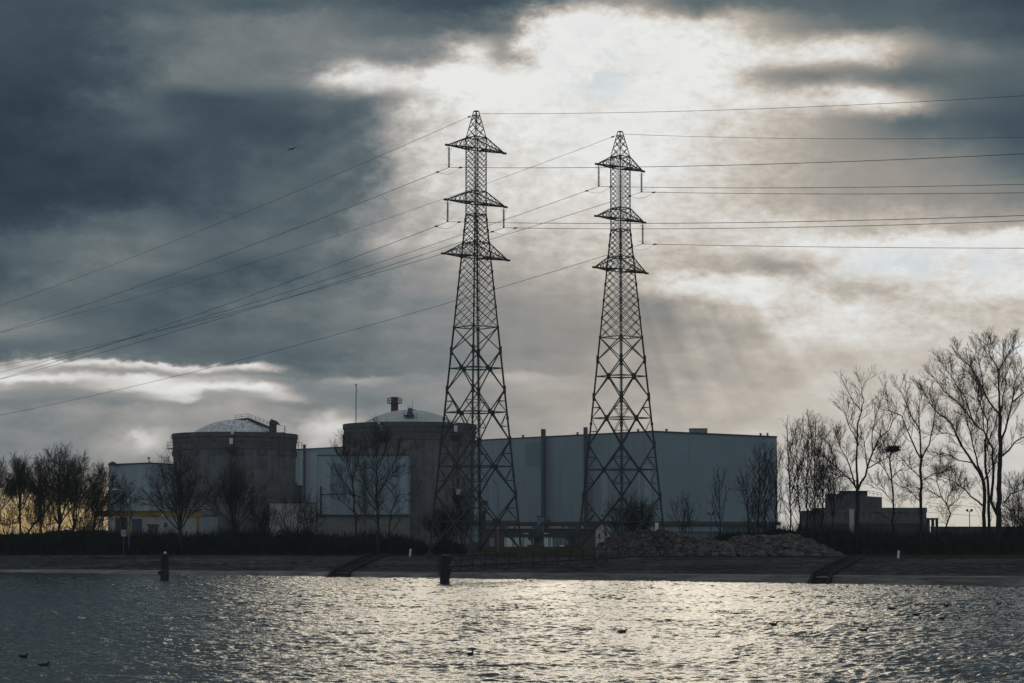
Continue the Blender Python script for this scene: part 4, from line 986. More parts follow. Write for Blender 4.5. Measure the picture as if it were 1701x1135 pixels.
# ------------------------------------------------------------------ bank stairs
def stairs(px0, px1, wpx, label):
    """flight cut obliquely into the bank from the water (px0) up to the crest (px1)"""
    u0, u1 = uline(px0), uline(px1)
    dA = float(d_water(np.array([u0]))[0])-5.5; dB = float(d_crest(np.array([u1]))[0])+.3
    A, B = Vector((u0*dA, dA, 0)), Vector((u1*dB, dB, 0)); ax = (B-A).normalized(); sd_ = Vector((1,0,0))
    wid = M(dA)*wpx
    def zt(p):
        u = p.x/p.y; ua = np.array([u]); s0, c0_ = float(d_strip(ua)[0]), float(d_crest(ua)[0]); zs = float(z_strip(ua)[0])
        w0 = float(d_water(ua)[0])
        if p.y <= s0: return -.35+(zs+.35)*min(1., max(0., (p.y-w0+5.)/6.5))
        k = min(1., (p.y-s0)/(c0_-s0)); return zs-.12+(GZ-zs+.12)*k**.85
    t = thing('bank_stairs', label, 'stairs', A, 'stairs down the bank'); Ln = (B-A).length; n_ = 44
    b = MB()
    for i in range(n_):
        p = A+(B-A)*(i/n_); q = A+(B-A)*((i+1)/n_); z = zt(p)+.22
        b.quadbox([(p.x,p.y,z-1.6),(p.x+wid,p.y,z-1.6),(q.x+wid,q.y,z-1.6),(q.x,q.y,z-1.6),(p.x,p.y,z),(p.x+wid,p.y,z),(q.x+wid,q.y,z),(q.x,q.y,z)])
    lpart(b, 'steps', M_['stairs'], t)
    for off, m, hgt in ((-.3, 'stairs', .5), (wid, 'stairs', .42)):
        b = MB()
        for i in range(n_):
            p = A+(B-A)*(i/n_)+sd_*off; q = A+(B-A)*((i+1)/n_)+sd_*off
            za, zb = zt(p)+hgt, zt(q)+hgt
            b.quadbox([(p.x,p.y,za-2),(p.x+.3,p.y,za-2),(q.x+.3,q.y,zb-2),(q.x,q.y,zb-2),(p.x,p.y,za),(p.x+.3,p.y,za),(q.x+.3,q.y,zb),(q.x,q.y,zb)])
        lpart(b, 'side_wall', M_[m], t)
stairs(546, 617, 27, 'dark stairs down the bank left of the mooring pile and gangway')
stairs(1344, 1412, 27, 'dark stairs down the bank below the right end of the rubble')

# ------------------------------------------------------------------ rubble
def rubble(pa, pb, top, Dd, dep, n_, seed, label):
    r = random.Random(seed); o0 = G((pa+pb)/2, Dd, GZ); b = MB()
    def h(px):
        return np.interp(px, [q[0] for q in top], [ZP(q[1], Dd)-GZ for q in top])
    # solid heap core under the stones
    xs = np.linspace(pa, pb, 30); cols = []
    for px in xs:
        hh = max(h(px)-1.0, .05); c = G(px, Dd, GZ); cols.append([(c.x, Dd-dep/2*1.05, GZ-.1), (c.x, Dd-dep/4, GZ+hh*.6), (c.x, Dd, GZ+hh), (c.x, Dd+dep/4, GZ+hh*.6), (c.x, Dd+dep/2*1.05, GZ-.1)])
    k0 = len(b.v)
    for c in cols: b.v += c
    for i in range(len(cols)-1):
        for j in range(4): a = k0+i*5+j; b.f.append((a, a+5, a+6, a+1))
    for i in range(n_):
        px = r.uniform(pa, pb); v = r.uniform(-1, 1); hh = h(px); q = 1-abs(v)**1.3
        c = G(px, Dd, GZ); s_ = r.choice((.2,.28,.38,.5,.7))*r.uniform(.8,1.2)
        z = GZ+max(hh-.35,0)*q*r.uniform(.92,1.05)+.05
        b.blob((c.x, Dd+v*dep/2, z), s_*r.uniform(.8,1.5), s_, s_*r.uniform(.5,.9), seed*9999+i, .3, 5, 4, r.uniform(0,3))
    o = b.build('rubble', M_['rock'], origin=tuple(o0)); tag(o, label, 'rubble heap', 'heaps of broken stone', 'stuff')
rubble(985, 1200, [(985,919),(1000,905),(1018,893),(1040,886),(1060,882),(1085,880),(1110,883),(1135,887),(1160,889),(1175,893),(1200,903)], 331, 11, 2100, 5, 'left heap of broken stone behind the end of the gangway')
rubble(1180, 1388, [(1180,916),(1200,902),(1225,893),(1250,890),(1275,892),(1300,887),(1322,889),(1342,896),(1368,909),(1388,920)], 328, 11, 2200, 6, 'right heap of broken stone below the upright trees')

# ------------------------------------------------------------------ trees
class Tree:
    def __init__(s, px, Dd, seed, label, py_base=None, bark='bark'):
        s.r = random.Random(seed); s.D = Dd; s.px = px; s.o = G(px, Dd, GZ); s.main = MB(); s.tw = MB(); s.label = label; s.k = M(Dd); s.bark = bark
    def limb(s, pix, r0, r1, dens=1., drift=None, twl=1.):
        """main limb through photo pixels, wandering in depth"""
        dr = s.r.uniform(-.35, .35) if drift is None else drift; pts = []; y = s.D; last = None; lo = getattr(s, '_d0', {})
        key = (round(pix[0][0]/4), round(pix[0][1]/4)); y = lo.get(key, s.D); out = []
        for (a, c) in pix:
            if last: y += dr*math.hypot(a-last[0], c-last[1])*s.k
            last = (a, c); out.append(P(a, c, y)); lo[(round(a/4), round(c/4))] = y
        s._d0 = lo
        # subdivide with a little crookedness
        fine = [out[0]]
        for i in range(len(out)-1):
            p, q = out[i], out[i+1]; n_ = max(2, int((q-p).length/1.2)); j = .032*(q-p).length/n_*2
            for m in range(1, n_+1):
                w = p+(q-p)*(m/n_)
                if m < n_: w = w+Vector((s.r.gauss(0,j), s.r.gauss(0,j), s.r.gauss(0,j)))
                fine.append(w)
        rad = [(r0+(r1-r0)*(i/(len(fine)-1))**.8)*.82 for i in range(len(fine))]
        s.main.tube([p-s.o for p in fine], rad, 6, False)
        s.spawn(fine, rad, 1, dens, twl); return fine
    def spawn(s, pts, rad, level, dens, twl):
        L_ = sum((pts[i+1]-pts[i]).length for i in range(len(pts)-1)); r = s.r
        sp_ = {1: .74, 2: .42, 3: .27}[level]/dens; n_ = max(1, int(L_/sp_))
        for q in range(n_):
            f = (.22 if level == 1 else .15)+(1-.22)*((q+r.random())/n_); f = min(f, .985)
            i = int(f*(len(pts)-1)); i = min(i, len(pts)-2); g = f*(len(pts)-1)-i
            p = pts[i]+(pts[i+1]-pts[i])*g; d = (pts[i+1]-pts[i]).normalized()
            ax = Vector((r.gauss(0,1), r.gauss(0,1), r.gauss(0,1))).cross(d)
            if ax.length < 1e-3: continue
            ax.normalize(); a = R(r.uniform(25, 58)); dd = Matrix.Rotation(a, 3, ax) @ d
            dd = (dd+Vector((0,0,s.trop))).normalized()
            ll = {1: r.uniform(2.2, 4.6), 2: r.uniform(1.0, 2.2), 3: r.uniform(.45, 1.0)}[level]*twl*(1.15-.5*f)
            rr0 = {1: .043, 2: .027, 3: .018}[level]; rr0 = min(rr0, rad[i]*.8)
            s.grow(p, dd, ll, rr0, level+1, dens, twl)
        if level < 3:   # leader keeps going past the drawn end
            d = (pts[-1]-pts[-2]).normalized(); s.grow(pts[-1], d, {1:1.6,2:.8}[level]*twl, min(rad[-1], .04), level+1, dens, twl)
    def grow(s, p, d, L_, r0, level, dens, twl):
        r = s.r; n_ = {2: 5, 3: 3, 4: 2}[level]; pts = [p]; st = L_/n_
        for i in range(n_):
            d = (d+Vector((r.gauss(0,.16), r.gauss(0,.16), r.gauss(0,.13)+s.trop*.5))).normalized(); p = p+d*st; pts.append(p)
        re = max(r0*.45, .014); rad = [r0+(re-r0)*(i/n_) for i in range(n_+1)]
        s.tw.tube([q-s.o for q in pts], rad, 4 if level == 2 else 3, False)
        if level < 4: s.spawn(pts, rad, level, dens, twl)
    trop = .22
    def done(s, group='bare trees along the canal'):
        t = thing('bare_tree', s.label, 'tree', s.o, group)
        s.main.build('trunk', M_[s.bark], t, True); s.tw.build('crown', M_[s.bark], t)
        return t
def auto_tree(px, Dd, top, half, seed, label, style='spread', y0=918, stems=1, trunk=.3, dens=1., fork=None, lean=0., bark='bark', trop=.16, twl=1., group='bare trees along the canal'):
    """tree from an outline: crown half-width and top in photo pixels"""
    t = Tree(px, Dd, seed, label, bark=bark); t.trop = trop; r = t.r; H = y0-top
    fk = y0-H*(fork if fork is not None else .33)
    cx_ = px+lean*.35
    if style == 'spread':
        t.limb([(px,y0),(px+lean*.15+r.uniform(-1,1),(y0+fk)/2),(cx_,fk)], trunk, trunk*.72, .25, 0., twl)
        n_ = 6+int(half/14)
        for i in range(n_):
            f = (i+.5)/n_*2-1; ex = cx_+lean*.65+f*half*.86; ey = top+H*.42*abs(f)**1.8+r.uniform(0, H*.06)
            mx = cx_+(ex-cx_)*.42; my = fk+(ey-fk)*r.uniform(.36,.5)
            t.limb([(cx_,fk),(mx+r.uniform(-2,2),my),(cx_+(ex-cx_)*.78,fk+(ey-fk)*.74),(ex,ey)], trunk*r.uniform(.4,.58), .05, dens, r.uniform(-.5,.5), twl)
        t.limb([(cx_,fk),(cx_+lean*.3,(fk+top)/2),(cx_+lean*.65,top+2)], trunk*.6, .05, dens, r.uniform(-.1,.1), twl)
    elif style == 'upright':
        for s_ in range(stems):
            bx = px+(s_-(stems-1)/2)*half*.5; tx = bx+lean+r.uniform(-3,3); ty = top+r.uniform(0, H*.12)*(s_ > 0)
            t.limb([(bx,y0),(bx+(tx-bx)*.3+r.uniform(-1,1),y0-H*.35),(bx+(tx-bx)*.7,y0-H*.7),(tx,ty)], trunk, .05, dens*.6, 0., twl*.8)
            n_ = int(8+H/18)
            for i in range(n_):
                f = .18+.66*(i+r.random())/n_; sx = bx+(tx-bx)*f; sy = y0-H*f; sd_ = r.choice((-1,1)); w = half*r.uniform(.5,1.)*(1.05-.55*f)
                hh = H*r.uniform(.16,.3); ey = max(sy-hh, top+2)
                t.limb([(sx,sy),(sx+sd_*w*.55,sy-(sy-ey)*.42),(sx+sd_*w*.9,ey)], .065, .03, dens*.62, r.uniform(-.5,.5), twl*.62)
    elif style == 'bush':
        n_ = stems
        for i in range(n_):
            f = (i+.5)/n_*2-1+r.uniform(-.1,.1); ex = px+f*half; ey = top+H*.35*abs(f)**2+r.uniform(0,H*.12)
            t.limb([(px+f*half*.15,y0),(px+f*half*.55+r.uniform(-1,1),y0+(ey-y0)*.5),(ex,ey)], .09, .03, dens, r.uniform(-.5,.5), twl)
    return t.done(group)

D1 = 345
# right-hand giants, limb by limb
T = Tree(1659, D1, 11, 'tallest bare tree with a thick forked trunk at the right')
T.limb([(1659,920),(1659,870),(1660,800),(1662,735),(1661,689)], .62, .34, .3, 0.)
T.limb([(1661,689),(1660,658),(1659,617),(1643,588),(1641,574)], .26, .05, 1.05, .1)
T.limb([(1659,617),(1671,594),(1681,572)], .12, .04, 1.1, -.3)
T.limb([(1661,689),(1644,669),(1633,645),(1613,610),(1590,588)], .24, .05, 1.05, .3)
T.limb([(1633,645),(1628,610),(1622,583)], .12, .04, 1.1, -.2)
T.limb([(1662,735),(1670,715),(1681,669),(1684,640),(1701,610)], .26, .05, 1.0, -.3)
T.limb([(1681,669),(1705,650),(1722,620)], .16, .05, 1.0, .2)
T.limb([(1657,856),(1646,832),(1650,790),(1649,745),(1635,717),(1618,702),(1592,669),(1570,652),(1548,623)], .34, .06, .95, .15)
T.limb([(1618,702),(1600,655),(1578,622),(1566,604)], .15, .04, 1.1, .2)
T.limb([(1635,717),(1633,690),(1622,650),(1608,628)], .15, .04, 1.1, -.3)
T.limb([(1667,836),(1680,820),(1702,812),(1725,800)], .16, .05, .9, -.2)
T.limb([(1662,760),(1685,735),(1712,722),(1735,700)], .2, .05, .9, .2)
T.limb([(1661,700),(1668,650),(1671,612),(1666,586)], .16, .04, 1.0, .4)
T.done()
T = Tree(1636, D1+8, 12, 'dark bare tree with twin trunks left of the tallest tree')
T.limb([(1635,920),(1635,870),(1634,800)], .42, .34, .3, 0.)
T.limb([(1643,920),(1643,860),(1641,800),(1636,740)], .36, .22, .5, .1)
T.limb([(1634,800),(1616,769),(1596,739),(1581,704),(1552,680),(1531,647)], .3, .05, .9, -.1)
T.limb([(1616,769),(1592,765),(1565,752),(1548,760)], .16, .05, 1., .3)
T.limb([(1634,800),(1622,760),(1612,720),(1604,690),(1600,665)], .22, .05, 1., .25)
T.limb([(1636,740),(1640,700),(1632,668),(1628,640)], .2, .05, 1., .2)
T.limb([(1636,745),(1652,710),(1662,680)], .16, .05, 1., -.3)
T.limb([(1600,745),(1592,727),(1575,720),(1545,722)], .14, .04, 1., -.2)
T.limb([(1632,840),(1605,815),(1585,800),(1563,792)], .2, .05, .9, -.3)
T.limb([(1634,800),(1650,775),(1660,750)], .16, .05, .9, -.3)
T.done()
T = Tree(1530, D1, 13, 'bare tree with a straight trunk forking in three, right of the nest tree')
T.limb([(1530,920),(1530,860),(1530,795),(1530.7,763)], .34, .25, .3, 0.)
T.limb([(1530.7,763),(1528.5,723.6),(1525,708),(1511,684),(1500,660),(1493.6,645)], .2, .04, .75, .1)
T.limb([(1530.7,763),(1511,723.6),(1498,691),(1476,682),(1472,645)], .18, .04, .65, -.2)
T.limb([(1530.7,763),(1543.7,739),(1550,708),(1555,682),(1549,655)], .17, .04, .7, .3)
T.limb([(1527,715),(1526,685),(1526,655)], .12, .04, .8, -.3)
T.limb([(1530,795),(1512,778),(1490,756),(1478,740)], .13, .04, .7, .2)
T.limb([(1530,800),(1555,785),(1575,772)], .12, .04, .8, -.2)
T.limb([(1530,835),(1512,815),(1488,805)], .12, .04, .8, -.2)
T.done()
T = Tree(1424, D1, 14, 'broad bare tree with a fan of limbs in front of the dark plant room')
T.limb([(1424,920),(1423,864),(1424,814)], .40, .34, .2, 0.)
T.limb([(1424,814),(1423,781),(1424,738),(1425,703),(1431,684),(1419,669),(1411,656),(1401,634)], .25, .04, .6, .1)
T.limb([(1431,684),(1435,665),(1431,650),(1441,629)], .1, .035, .7, -.2)
T.limb([(1424,814),(1411,796),(1390,777),(1375,763),(1357,752)], .2, .04, .95, -.3)
T.limb([(1420,805),(1411,773),(1396,744),(1388,722)], .18, .04, 1., .3)
T.limb([(1425,814),(1440.6,777),(1450,750),(1460,728),(1477,715),(1487,692),(1483,668)], .24, .04, .7, .2)
T.limb([(1450,750),(1449,715),(1455,690),(1463,665)], .13, .04, .7, -.2)
T.limb([(1440,779),(1470,763),(1486,748)], .13, .04, .7, .2)
T.limb([(1440.6,777),(1437,745),(1433,722)], .12, .04, .9, .4)
T.limb([(1424,738),(1412,712),(1405,690),(1398,674)], .12, .04, .8, -.3)
T.limb([(1390,777),(1382,750),(1376,732)], .12, .04, 1., .3)
T.limb([(1423,800),(1400,790),(1380,798),(1366,790)], .11, .04, .9, .2)
T.done()
T = Tree(1484, D1+4, 15, 'small bare tree carrying a big round bird nest'); T.trop = .15
T.limb([(1485,920),(1484,841),(1481,788),(1478,763),(1482,744)], .22, .12, .7, 0.)
T.limb([(1481,800),(1470,780),(1459,768),(1452,755)], .11, .04, 1., .2)
T.limb([(1481,795),(1496,780),(1510,774)], .11, .04, 1., -.2)
T.limb([(1479,765),(1470,745),(1463,722)], .10, .04, 1., .3)
T.limb([(1482,744),(1490,730),(1497,716)], .09, .04, 1., -.3)
T.limb([(1484,835),(1466,815),(1455,806)], .1, .04, 1., -.2)
T.done()
# nest
b = MB(); r = random.Random(4); c = P(1484, 746, D1+4)
for i in range(420):
    a, e_ = r.uniform(0, 6.28), r.uniform(-1, 1); q = Vector((math.cos(a)*1.05, math.sin(a)*1.05, e_*.62))*r.uniform(.2, 1.)
    d = Vector((r.gauss(0,1), r.gauss(0,1), r.gauss(0,.4))).normalized()*r.uniform(.25,.5); b.tube([q-d, q+d], .03, 3, False)
b.blob((0,0,-.05), .85, .85, .5, 3, .2, 9, 6)
o = b.build('bird_nest', M_['bark']); o.location = c; tag(o, 'big round twig nest in the small bare tree', 'nest')
T = Tree(1571, D1-3, 16, 'crooked dark bare tree bent over beside the office porch'); T.trop = .05
T.limb([(1569,920),(1571,878),(1579,854),(1572,837),(1564,827),(1548,818)], .2, .08, .9, 0.)
T.limb([(1564,827),(1556,800),(1566,782)], .1, .04, 1.2, .2)
T.limb([(1575,842),(1590,832),(1600,815)], .1, .04, 1.1, -.2)
T.limb([(1548,818),(1530,812),(1512,816)], .08, .03, 1.3, .2)
T.limb([(1572,837),(1580,815),(1576,795)], .08, .03, 1.3, .2)
T.done()
auto_tree(1690, D1+12, 800, 26, 17, 'low bare scrub tree right of the tallest tree', 'bush', stems=8, dens=.9)
# upright clump beside the hall
auto_tree(1322, D1+6, 706, 30, 21, 'upright bare tree beside the right corner of the blue hall', 'upright', stems=2, trunk=.2, dens=1.0, lean=-5)
auto_tree(1346, D1+2, 699, 24, 22, 'tallest upright bare tree of the close clump right of the hall', 'upright', stems=2, trunk=.2, dens=1.15, lean=0)
auto_tree(1364, D1+9, 745, 18, 23, 'shorter upright bare tree at the right end of the close clump', 'upright', stems=1, trunk=.15, dens=1.1, lean=4)
auto_tree(1384, D1+14, 770, 24, 24, 'thin bare tree behind the broad tree and the office parapet', 'spread', trunk=.16, dens=.8, fork=.4, bark='bark2')
# group in front of the hall's right end
auto_tree(1244, D1+7, 790, 20, 25, 'leftmost of the bare trees in front of the right end of the hall', 'upright', stems=1, trunk=.14, dens=1., lean=-3)
auto_tree(1266, D1+3, 748, 22, 26, 'middle bare tree in front of the right end of the hall', 'upright', stems=2, trunk=.16, dens=1., lean=0)
auto_tree(1287, D1+9, 752, 19, 27, 'rightmost bare tree in front of the right end of the hall, at its corner', 'upright', stems=1, trunk=.15, dens=1.05, lean=2)
auto_tree(1197, D1+5, 791, 17, 28, 'slender young tree standing alone before the blue hall', 'upright', stems=1, trunk=.11, dens=.7, lean=-1, y0=905)
auto_tree(1138, D1+5, 836, 22, 29, 'loose bare bush before the blue hall above the rubble', 'bush', stems=7, dens=.5, y0=900)
auto_tree(1034, D1+3, 838, 30, 30, 'dense bare bush growing under the shorter pylon', 'bush', stems=9, dens=.62, y0=912)
auto_tree(1062, D1+6, 848, 22, 31, 'smaller bare bush right of the shorter pylon', 'bush', stems=9, dens=.9, y0=908)
# middle
auto_tree(766, 338, 818, 24, 32, 'dark bare bush growing under the taller pylon', 'bush', stems=9, dens=.65, y0=915)
auto_tree(735, 342, 862, 26, 33, 'low bare bush left of the taller pylon', 'bush', stems=9, dens=1., y0=915)
T = Tree(628, D1, 34, 'straight tall bare tree before the slate blue block', bark='bark2')
T.limb([(629,918),(627,850),(626,810),(627,770),(626,735)], .28, .07, .9, 0.)
T.limb([(627,822),(640,800),(652,775),(662,752)], .16, .04, .9, .2); T.limb([(627,838),(612,818),(603,795),(596,770)], .16, .04, .9, -.2)
T.limb([(627,790),(615,765),(610,742)], .11, .04, .9, .3); T.limb([(627,780),(638,757),(643,738)], .11, .04, .9, -.3)
T.limb([(627,800),(645,790),(664,792)], .1, .04, .9, -.3); T.limb([(627,850),(608,830),(590,822)], .1, .04, .9, .3); T.limb([(628,870),(612,858),(598,856)], .09, .04, .9, -.3)
T.limb([(626,760),(620,742),(618,726)], .08, .03, .9, .2); T.limb([(626,755),(632,738),(634,724)], .08, .03, .9, -.2)
T.done()
T = Tree(590, D1+5, 35, 'leaning bare tree before the left edge of the slate blue block', bark='bark2')
T.limb([(597,918),(591,860),(588,820),(586,800)], .2, .14, .5, 0.)
T.limb([(586,802),(580,775),(576,752),(571,738)], .13, .04, .9, .2); T.limb([(586,800),(592,775),(597,755)], .12, .04, .9, -.2)
T.limb([(589,830),(575,808),(562,790)], .1, .04, .9, .3); T.limb([(591,855),(574,838),(560,826)], .1, .04, .9, -.3); T.limb([(584,795),(575,770),(562,755)], .09, .04, .9, -.1)
T.done()
T = Tree(648, D1-3, 36, 'small crooked bare tree right of the straight middle tree'); T.trop = .12
T.limb([(646,918),(647,870),(650,850),(657,830)], .13, .09, .6, 0.); T.limb([(657,830),(664,822),(667,824)], .06, .03, .8, .1); T.limb([(657,830),(650,815),(643,808)], .06, .03, .8, .2)
T.limb([(657,830),(657,815),(662,800)], .06, .03, .8, -.2); T.limb([(648,855),(640,848),(632,845)], .05, .03, .8, .2)
T.done()
auto_tree(299, D1, 769, 62, 37, 'broad fan shaped bare tree before the left drum', 'spread', trunk=.30, dens=.8, fork=.24, bark='bark2', twl=1.1)
auto_tree(388, D1+5, 794, 46, 38, 'round headed bare tree before the middle of the left drum', 'spread', trunk=.24, dens=.85, fork=.3, bark='bark2', lean=4, twl=1.1)
auto_tree(205, D1+6, 815, 24, 39, 'thin bare tree before the left corner of the pale building', 'spread', trunk=.13, dens=.7, fork=.35, bark='bark2')
auto_tree(483, D1+2, 838, 24, 40, 'upright bare bush before the small pale block', 'bush', stems=7, dens=.6, y0=905)
auto_tree(512, D1+4, 836, 20, 41, 'bare bush right of the small pale block', 'bush', stems=7, dens=.65, y0=905)
auto_tree(440, D1+6, 858, 22, 42, 'low bare bush below the left drum', 'bush', stems=8, dens=.8, y0=905)
# left group against the evening glow
auto_tree(-8, D1+10, 772, 36, 51, 'bare tree cut off by the left edge of the view', 'spread', trunk=.26, dens=1.0, fork=.35)
auto_tree(33, D1+4, 782, 17, 52, 'narrow headed bare tree near the left edge of the view', 'spread', trunk=.26, dens=1.25, fork=.5)
auto_tree(68, D1+16, 775, 18, 56, 'slim bare tree behind the leaning tree at the left', 'spread', trunk=.2, dens=1., fork=.3)
auto_tree(99, D1, 757, 48, 53, 'largest bare tree of the left group against the yellow sky', 'spread', trunk=.36, dens=.95, fork=.28)
auto_tree(119, D1+7, 772, 30, 54, 'bare tree with a divided trunk right of the largest left tree', 'spread', trunk=.24, dens=1., fork=.25, lean=10)
auto_tree(146, D1+3, 792, 24, 55, 'bare tree leaning right towards the pale building', 'spread', trunk=.17, dens=1., fork=.25, lean=24)
auto_tree(171, D1+10, 830, 9, 57, 'thin young tree at the left corner of the pale building', 'upright', trunk=.09, dens=.7)
T = Tree(42, D1-4, 58, 'low tree leaning sharply right in the left group')
T.limb([(38,905),(50,880),(70,858),(92,830)], .22, .1, .8, 0.); T.limb([(70,858),(62,835),(60,815)], .09, .04, 1., .2); T.limb([(50,882),(30,868),(14,870)], .08, .04, 1., .2)
T.done()
for px, tp in ((12,850),(58,842),(80,838),(135,852),(160,856)):
    auto_tree(px, D1+22, tp, 22, 600+px, {12:'low bare bush at the far left of the view',58:'bare bush behind the sharply leaning tree',80:'bare bush behind the left foot of the largest left tree',135:'bare bush between the divided trunk and the leaning tree',160:'bare bush beside the left end of the crane beam'}[px], 'bush', stems=7, dens=.8, y0=905)

# ------------------------------------------------------------------ undergrowth: one dark tangled mass
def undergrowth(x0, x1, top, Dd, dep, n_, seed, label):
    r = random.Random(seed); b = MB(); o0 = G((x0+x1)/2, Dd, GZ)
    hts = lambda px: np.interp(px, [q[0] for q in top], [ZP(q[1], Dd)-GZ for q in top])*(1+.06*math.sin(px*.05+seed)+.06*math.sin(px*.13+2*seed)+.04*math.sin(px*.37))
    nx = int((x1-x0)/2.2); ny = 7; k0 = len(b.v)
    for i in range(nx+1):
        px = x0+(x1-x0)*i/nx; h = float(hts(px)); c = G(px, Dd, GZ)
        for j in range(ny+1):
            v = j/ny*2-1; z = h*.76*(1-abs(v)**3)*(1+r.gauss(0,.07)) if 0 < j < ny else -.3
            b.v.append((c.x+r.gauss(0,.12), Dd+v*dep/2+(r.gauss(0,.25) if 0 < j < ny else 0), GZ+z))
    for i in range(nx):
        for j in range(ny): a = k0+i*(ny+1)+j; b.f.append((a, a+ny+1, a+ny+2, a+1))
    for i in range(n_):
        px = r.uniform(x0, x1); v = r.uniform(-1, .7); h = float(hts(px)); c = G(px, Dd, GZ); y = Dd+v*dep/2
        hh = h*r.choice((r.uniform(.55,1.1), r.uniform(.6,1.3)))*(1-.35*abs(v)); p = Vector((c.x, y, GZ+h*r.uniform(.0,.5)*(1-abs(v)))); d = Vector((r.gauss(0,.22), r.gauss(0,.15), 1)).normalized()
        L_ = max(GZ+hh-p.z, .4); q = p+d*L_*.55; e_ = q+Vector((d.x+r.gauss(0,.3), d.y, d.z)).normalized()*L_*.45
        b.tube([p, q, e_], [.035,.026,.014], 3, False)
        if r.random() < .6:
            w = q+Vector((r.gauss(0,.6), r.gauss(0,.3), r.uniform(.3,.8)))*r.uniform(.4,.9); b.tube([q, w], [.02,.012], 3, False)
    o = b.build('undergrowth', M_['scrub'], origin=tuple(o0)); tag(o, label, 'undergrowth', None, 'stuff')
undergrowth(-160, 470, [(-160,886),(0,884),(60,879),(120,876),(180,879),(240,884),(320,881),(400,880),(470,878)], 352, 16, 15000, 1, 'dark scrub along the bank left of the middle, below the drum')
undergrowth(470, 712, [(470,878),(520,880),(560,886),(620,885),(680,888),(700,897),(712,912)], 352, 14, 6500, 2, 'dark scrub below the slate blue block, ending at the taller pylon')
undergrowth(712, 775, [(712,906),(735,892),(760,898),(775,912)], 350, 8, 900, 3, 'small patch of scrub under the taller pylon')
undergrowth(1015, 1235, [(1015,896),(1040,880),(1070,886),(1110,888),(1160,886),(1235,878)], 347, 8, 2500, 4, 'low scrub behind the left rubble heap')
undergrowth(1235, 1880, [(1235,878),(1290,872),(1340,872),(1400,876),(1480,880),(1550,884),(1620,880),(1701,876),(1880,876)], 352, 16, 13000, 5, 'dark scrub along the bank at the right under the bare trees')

# ------------------------------------------------------------------ distant wood along the horizon (beyond everything)
b = MB(); r = random.Random(9); Yf = 1500; pv = None; xs = np.linspace(-900, 900, 260)
for i, x in enumerate(xs):
    h = 4+1.2*math.sin(x*.02)+.8*math.sin(x*.061+1)+r.uniform(-.6,.6)
    b.blob((x, Yf+r.uniform(-20,20), GZ+h*.45), 7, 6, h*.55, i, .3, 7, 5)
o = b.build('distant_woods', M_['scrub']); tag(o, 'far low line of woodland on the horizon', 'wood', None, 'stuff')

# ------------------------------------------------------------------ birds
def duck(px, py, label, flip=1, s=1., rz=0., upright=False):
    Dd = dw_at(py); p = G(px, Dd, 0); b = MB()
    secs = [(-.30,.10,.02,.03),(-.22,.10,.08,.06),(-.08,.06,.13,.11),(.08,.06,.13,.11),(.2,.08,.09,.09),(.25,.10,.05,.06)]
    prof = []; n_ = 10
    for x, z, w, h in secs:
        for k in range(n_):
            a = 2*math.pi*k/n_; prof.append((x, w*math.cos(a), z+h*math.sin(a)))
    b.v += prof
    for j in range(len(secs)-1):
        for k in range(n_): b.f.append((j*n_+k, (j+1)*n_+k, (j+1)*n_+(k+1)%n_, j*n_+(k+1)%n_))
    b.f.append(tuple(range(n_))); b.f.append(tuple((len(secs)-1)*n_+k for k in range(n_))[::-1])
    nk = .30 if upright else .17
    b.tube([(.17,0,.12),(.22,0,.20),(.24,0,nk)], [.055,.04,.04], 8); b.blob((.26,0,nk+.04), .065,.05,.05, 1, 0, 8, 6); b.tube([(.31,0,nk+.035),(.39,0,nk+.02)], [.022,.012], 5)
    b.tube([(-.28,0,.10),(-.36,0,.15)], [.03,.01], 5)
    sc = .95*s; b.v = [(x*sc*flip, y*sc, z*sc) for x, y, z in b.v]
    if flip < 0: b.f = [f[::-1] for f in b.f]
    o = b.build('duck', M_['bird'], None, True); o.location = (p.x, p.y, 0.02); o.rotation_euler = (0,0,rz); tag(o, label, 'duck', 'ducks on the canal')
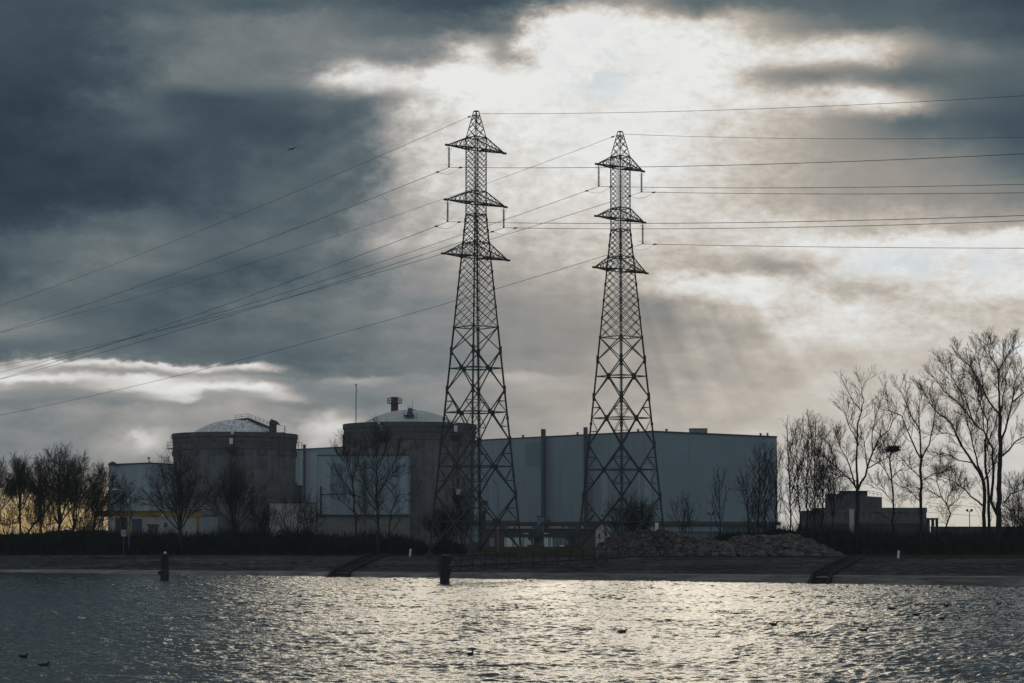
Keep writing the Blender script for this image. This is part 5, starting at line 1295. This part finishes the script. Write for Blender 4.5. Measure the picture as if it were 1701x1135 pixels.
DK = [(1482,1011.5,-1,1.,0,'leftmost duck of the loose group at the right'),(1512.5,1009,1,.7,1.2,'upright duck second from the left in the right group'),(1524,1005.5,-1,.8,.3,'farther duck of the close pair in the right group'),
 (1532,1009,1,.8,.6,'nearer duck of the close pair in the right group'),(1554.5,1008.5,1,.6,.9,'small duck in the middle of the right group'),(1573,1006.5,-1,1.,.2,'larger duck right of the small middle duck'),
 (1522,1022.5,1,.95,0,'duck below the close pair in the right group'),(1564,1028,1,.9,.1,'duck nearest the viewer in the right group'),(1594,1026,-1,.5,.8,'smallest duck right of the nearest one in the group'),
 (1659,1003.5,1,.85,.2,'lone duck farthest right, near the bank'),(1434,1047.5,1,1.,.1,'lone duck left of the loose right group, nearer the viewer'),(1285,1038,1,.9,0,'duck low in the water right of the glitter'),
 (1034,1050,1,.9,.2,'dark duck in the middle of the glitter'),(781,1087,1,.85,.9,'upright duck in the glitter nearest the bottom of the view'),(39,1090,1,.75,0,'upper duck of the pair at the left'),(73,1105,1,.8,0,'lower duck of the pair at the left'),
 (916.5-260,962.5,-1,.6,0,'tiny duck close to the bank near the left stairs')]
for px, py, fl, s_, rz, lab in DK: duck(px, py, lab, fl, s_, rz, 'upright' in lab)
p = P(485.5, 248, 200); b = MB()
b.tube([(-.22,0,0),(-.05,0,.02),(.12,0,0),(.2,0,0)], [.02,.07,.06,.02], 8)
for s_, a in ((-1,.15),(1,-.25)):
    b.v += [(-.12,0,.02),(.1,0,.02),(.12+s_*.05,s_*.3,.16+a*.2),(.0,s_*.62,.05+a),(-.12,s_*.3,.14+a*.2),(-.12,0,.0),(.1,0,.0),(.12+s_*.05,s_*.3,.145+a*.2),(.0,s_*.62,.04+a),(-.12,s_*.3,.125+a*.2)]
    k = len(b.v)-10; b.f += [(k,k+1,k+2,k+4),(k+2,k+3,k+4),(k+5,k+9,k+7,k+6),(k+7,k+9,k+8),(k+1,k+6,k+7,k+2),(k+2,k+7,k+8,k+3),(k+3,k+8,k+9,k+4),(k+4,k+9,k+5,k)]
o = b.build('flying_bird', M_['bird']); o.location = p; o.rotation_euler = (0,.3,1.2); o.scale = (.75,.75,.75); tag(o, 'small dark bird gliding in the cloudy sky left of the pylons', 'bird')

# ------------------------------------------------------------------ haze: still damp air round the whole scene
hz = bpy.data.materials.new('haze_air'); hz.use_nodes = True; t_ = hz.node_tree; t_.nodes.clear()
pv_ = t_.nodes.new('ShaderNodeVolumePrincipled'); pv_.inputs['Density'].default_value = .00008; pv_.inputs['Color'].default_value = (.86,.94,1.,1); pv_.inputs['Anisotropy'].default_value = .35
ou = t_.nodes.new('ShaderNodeOutputMaterial'); t_.links.new(pv_.outputs[0], ou.inputs['Volume'])
b = MB(); b.box(-5300, 5300, -60, 3300, -4, 75); o = b.build('haze', hz); o['kind'] = 'stuff'
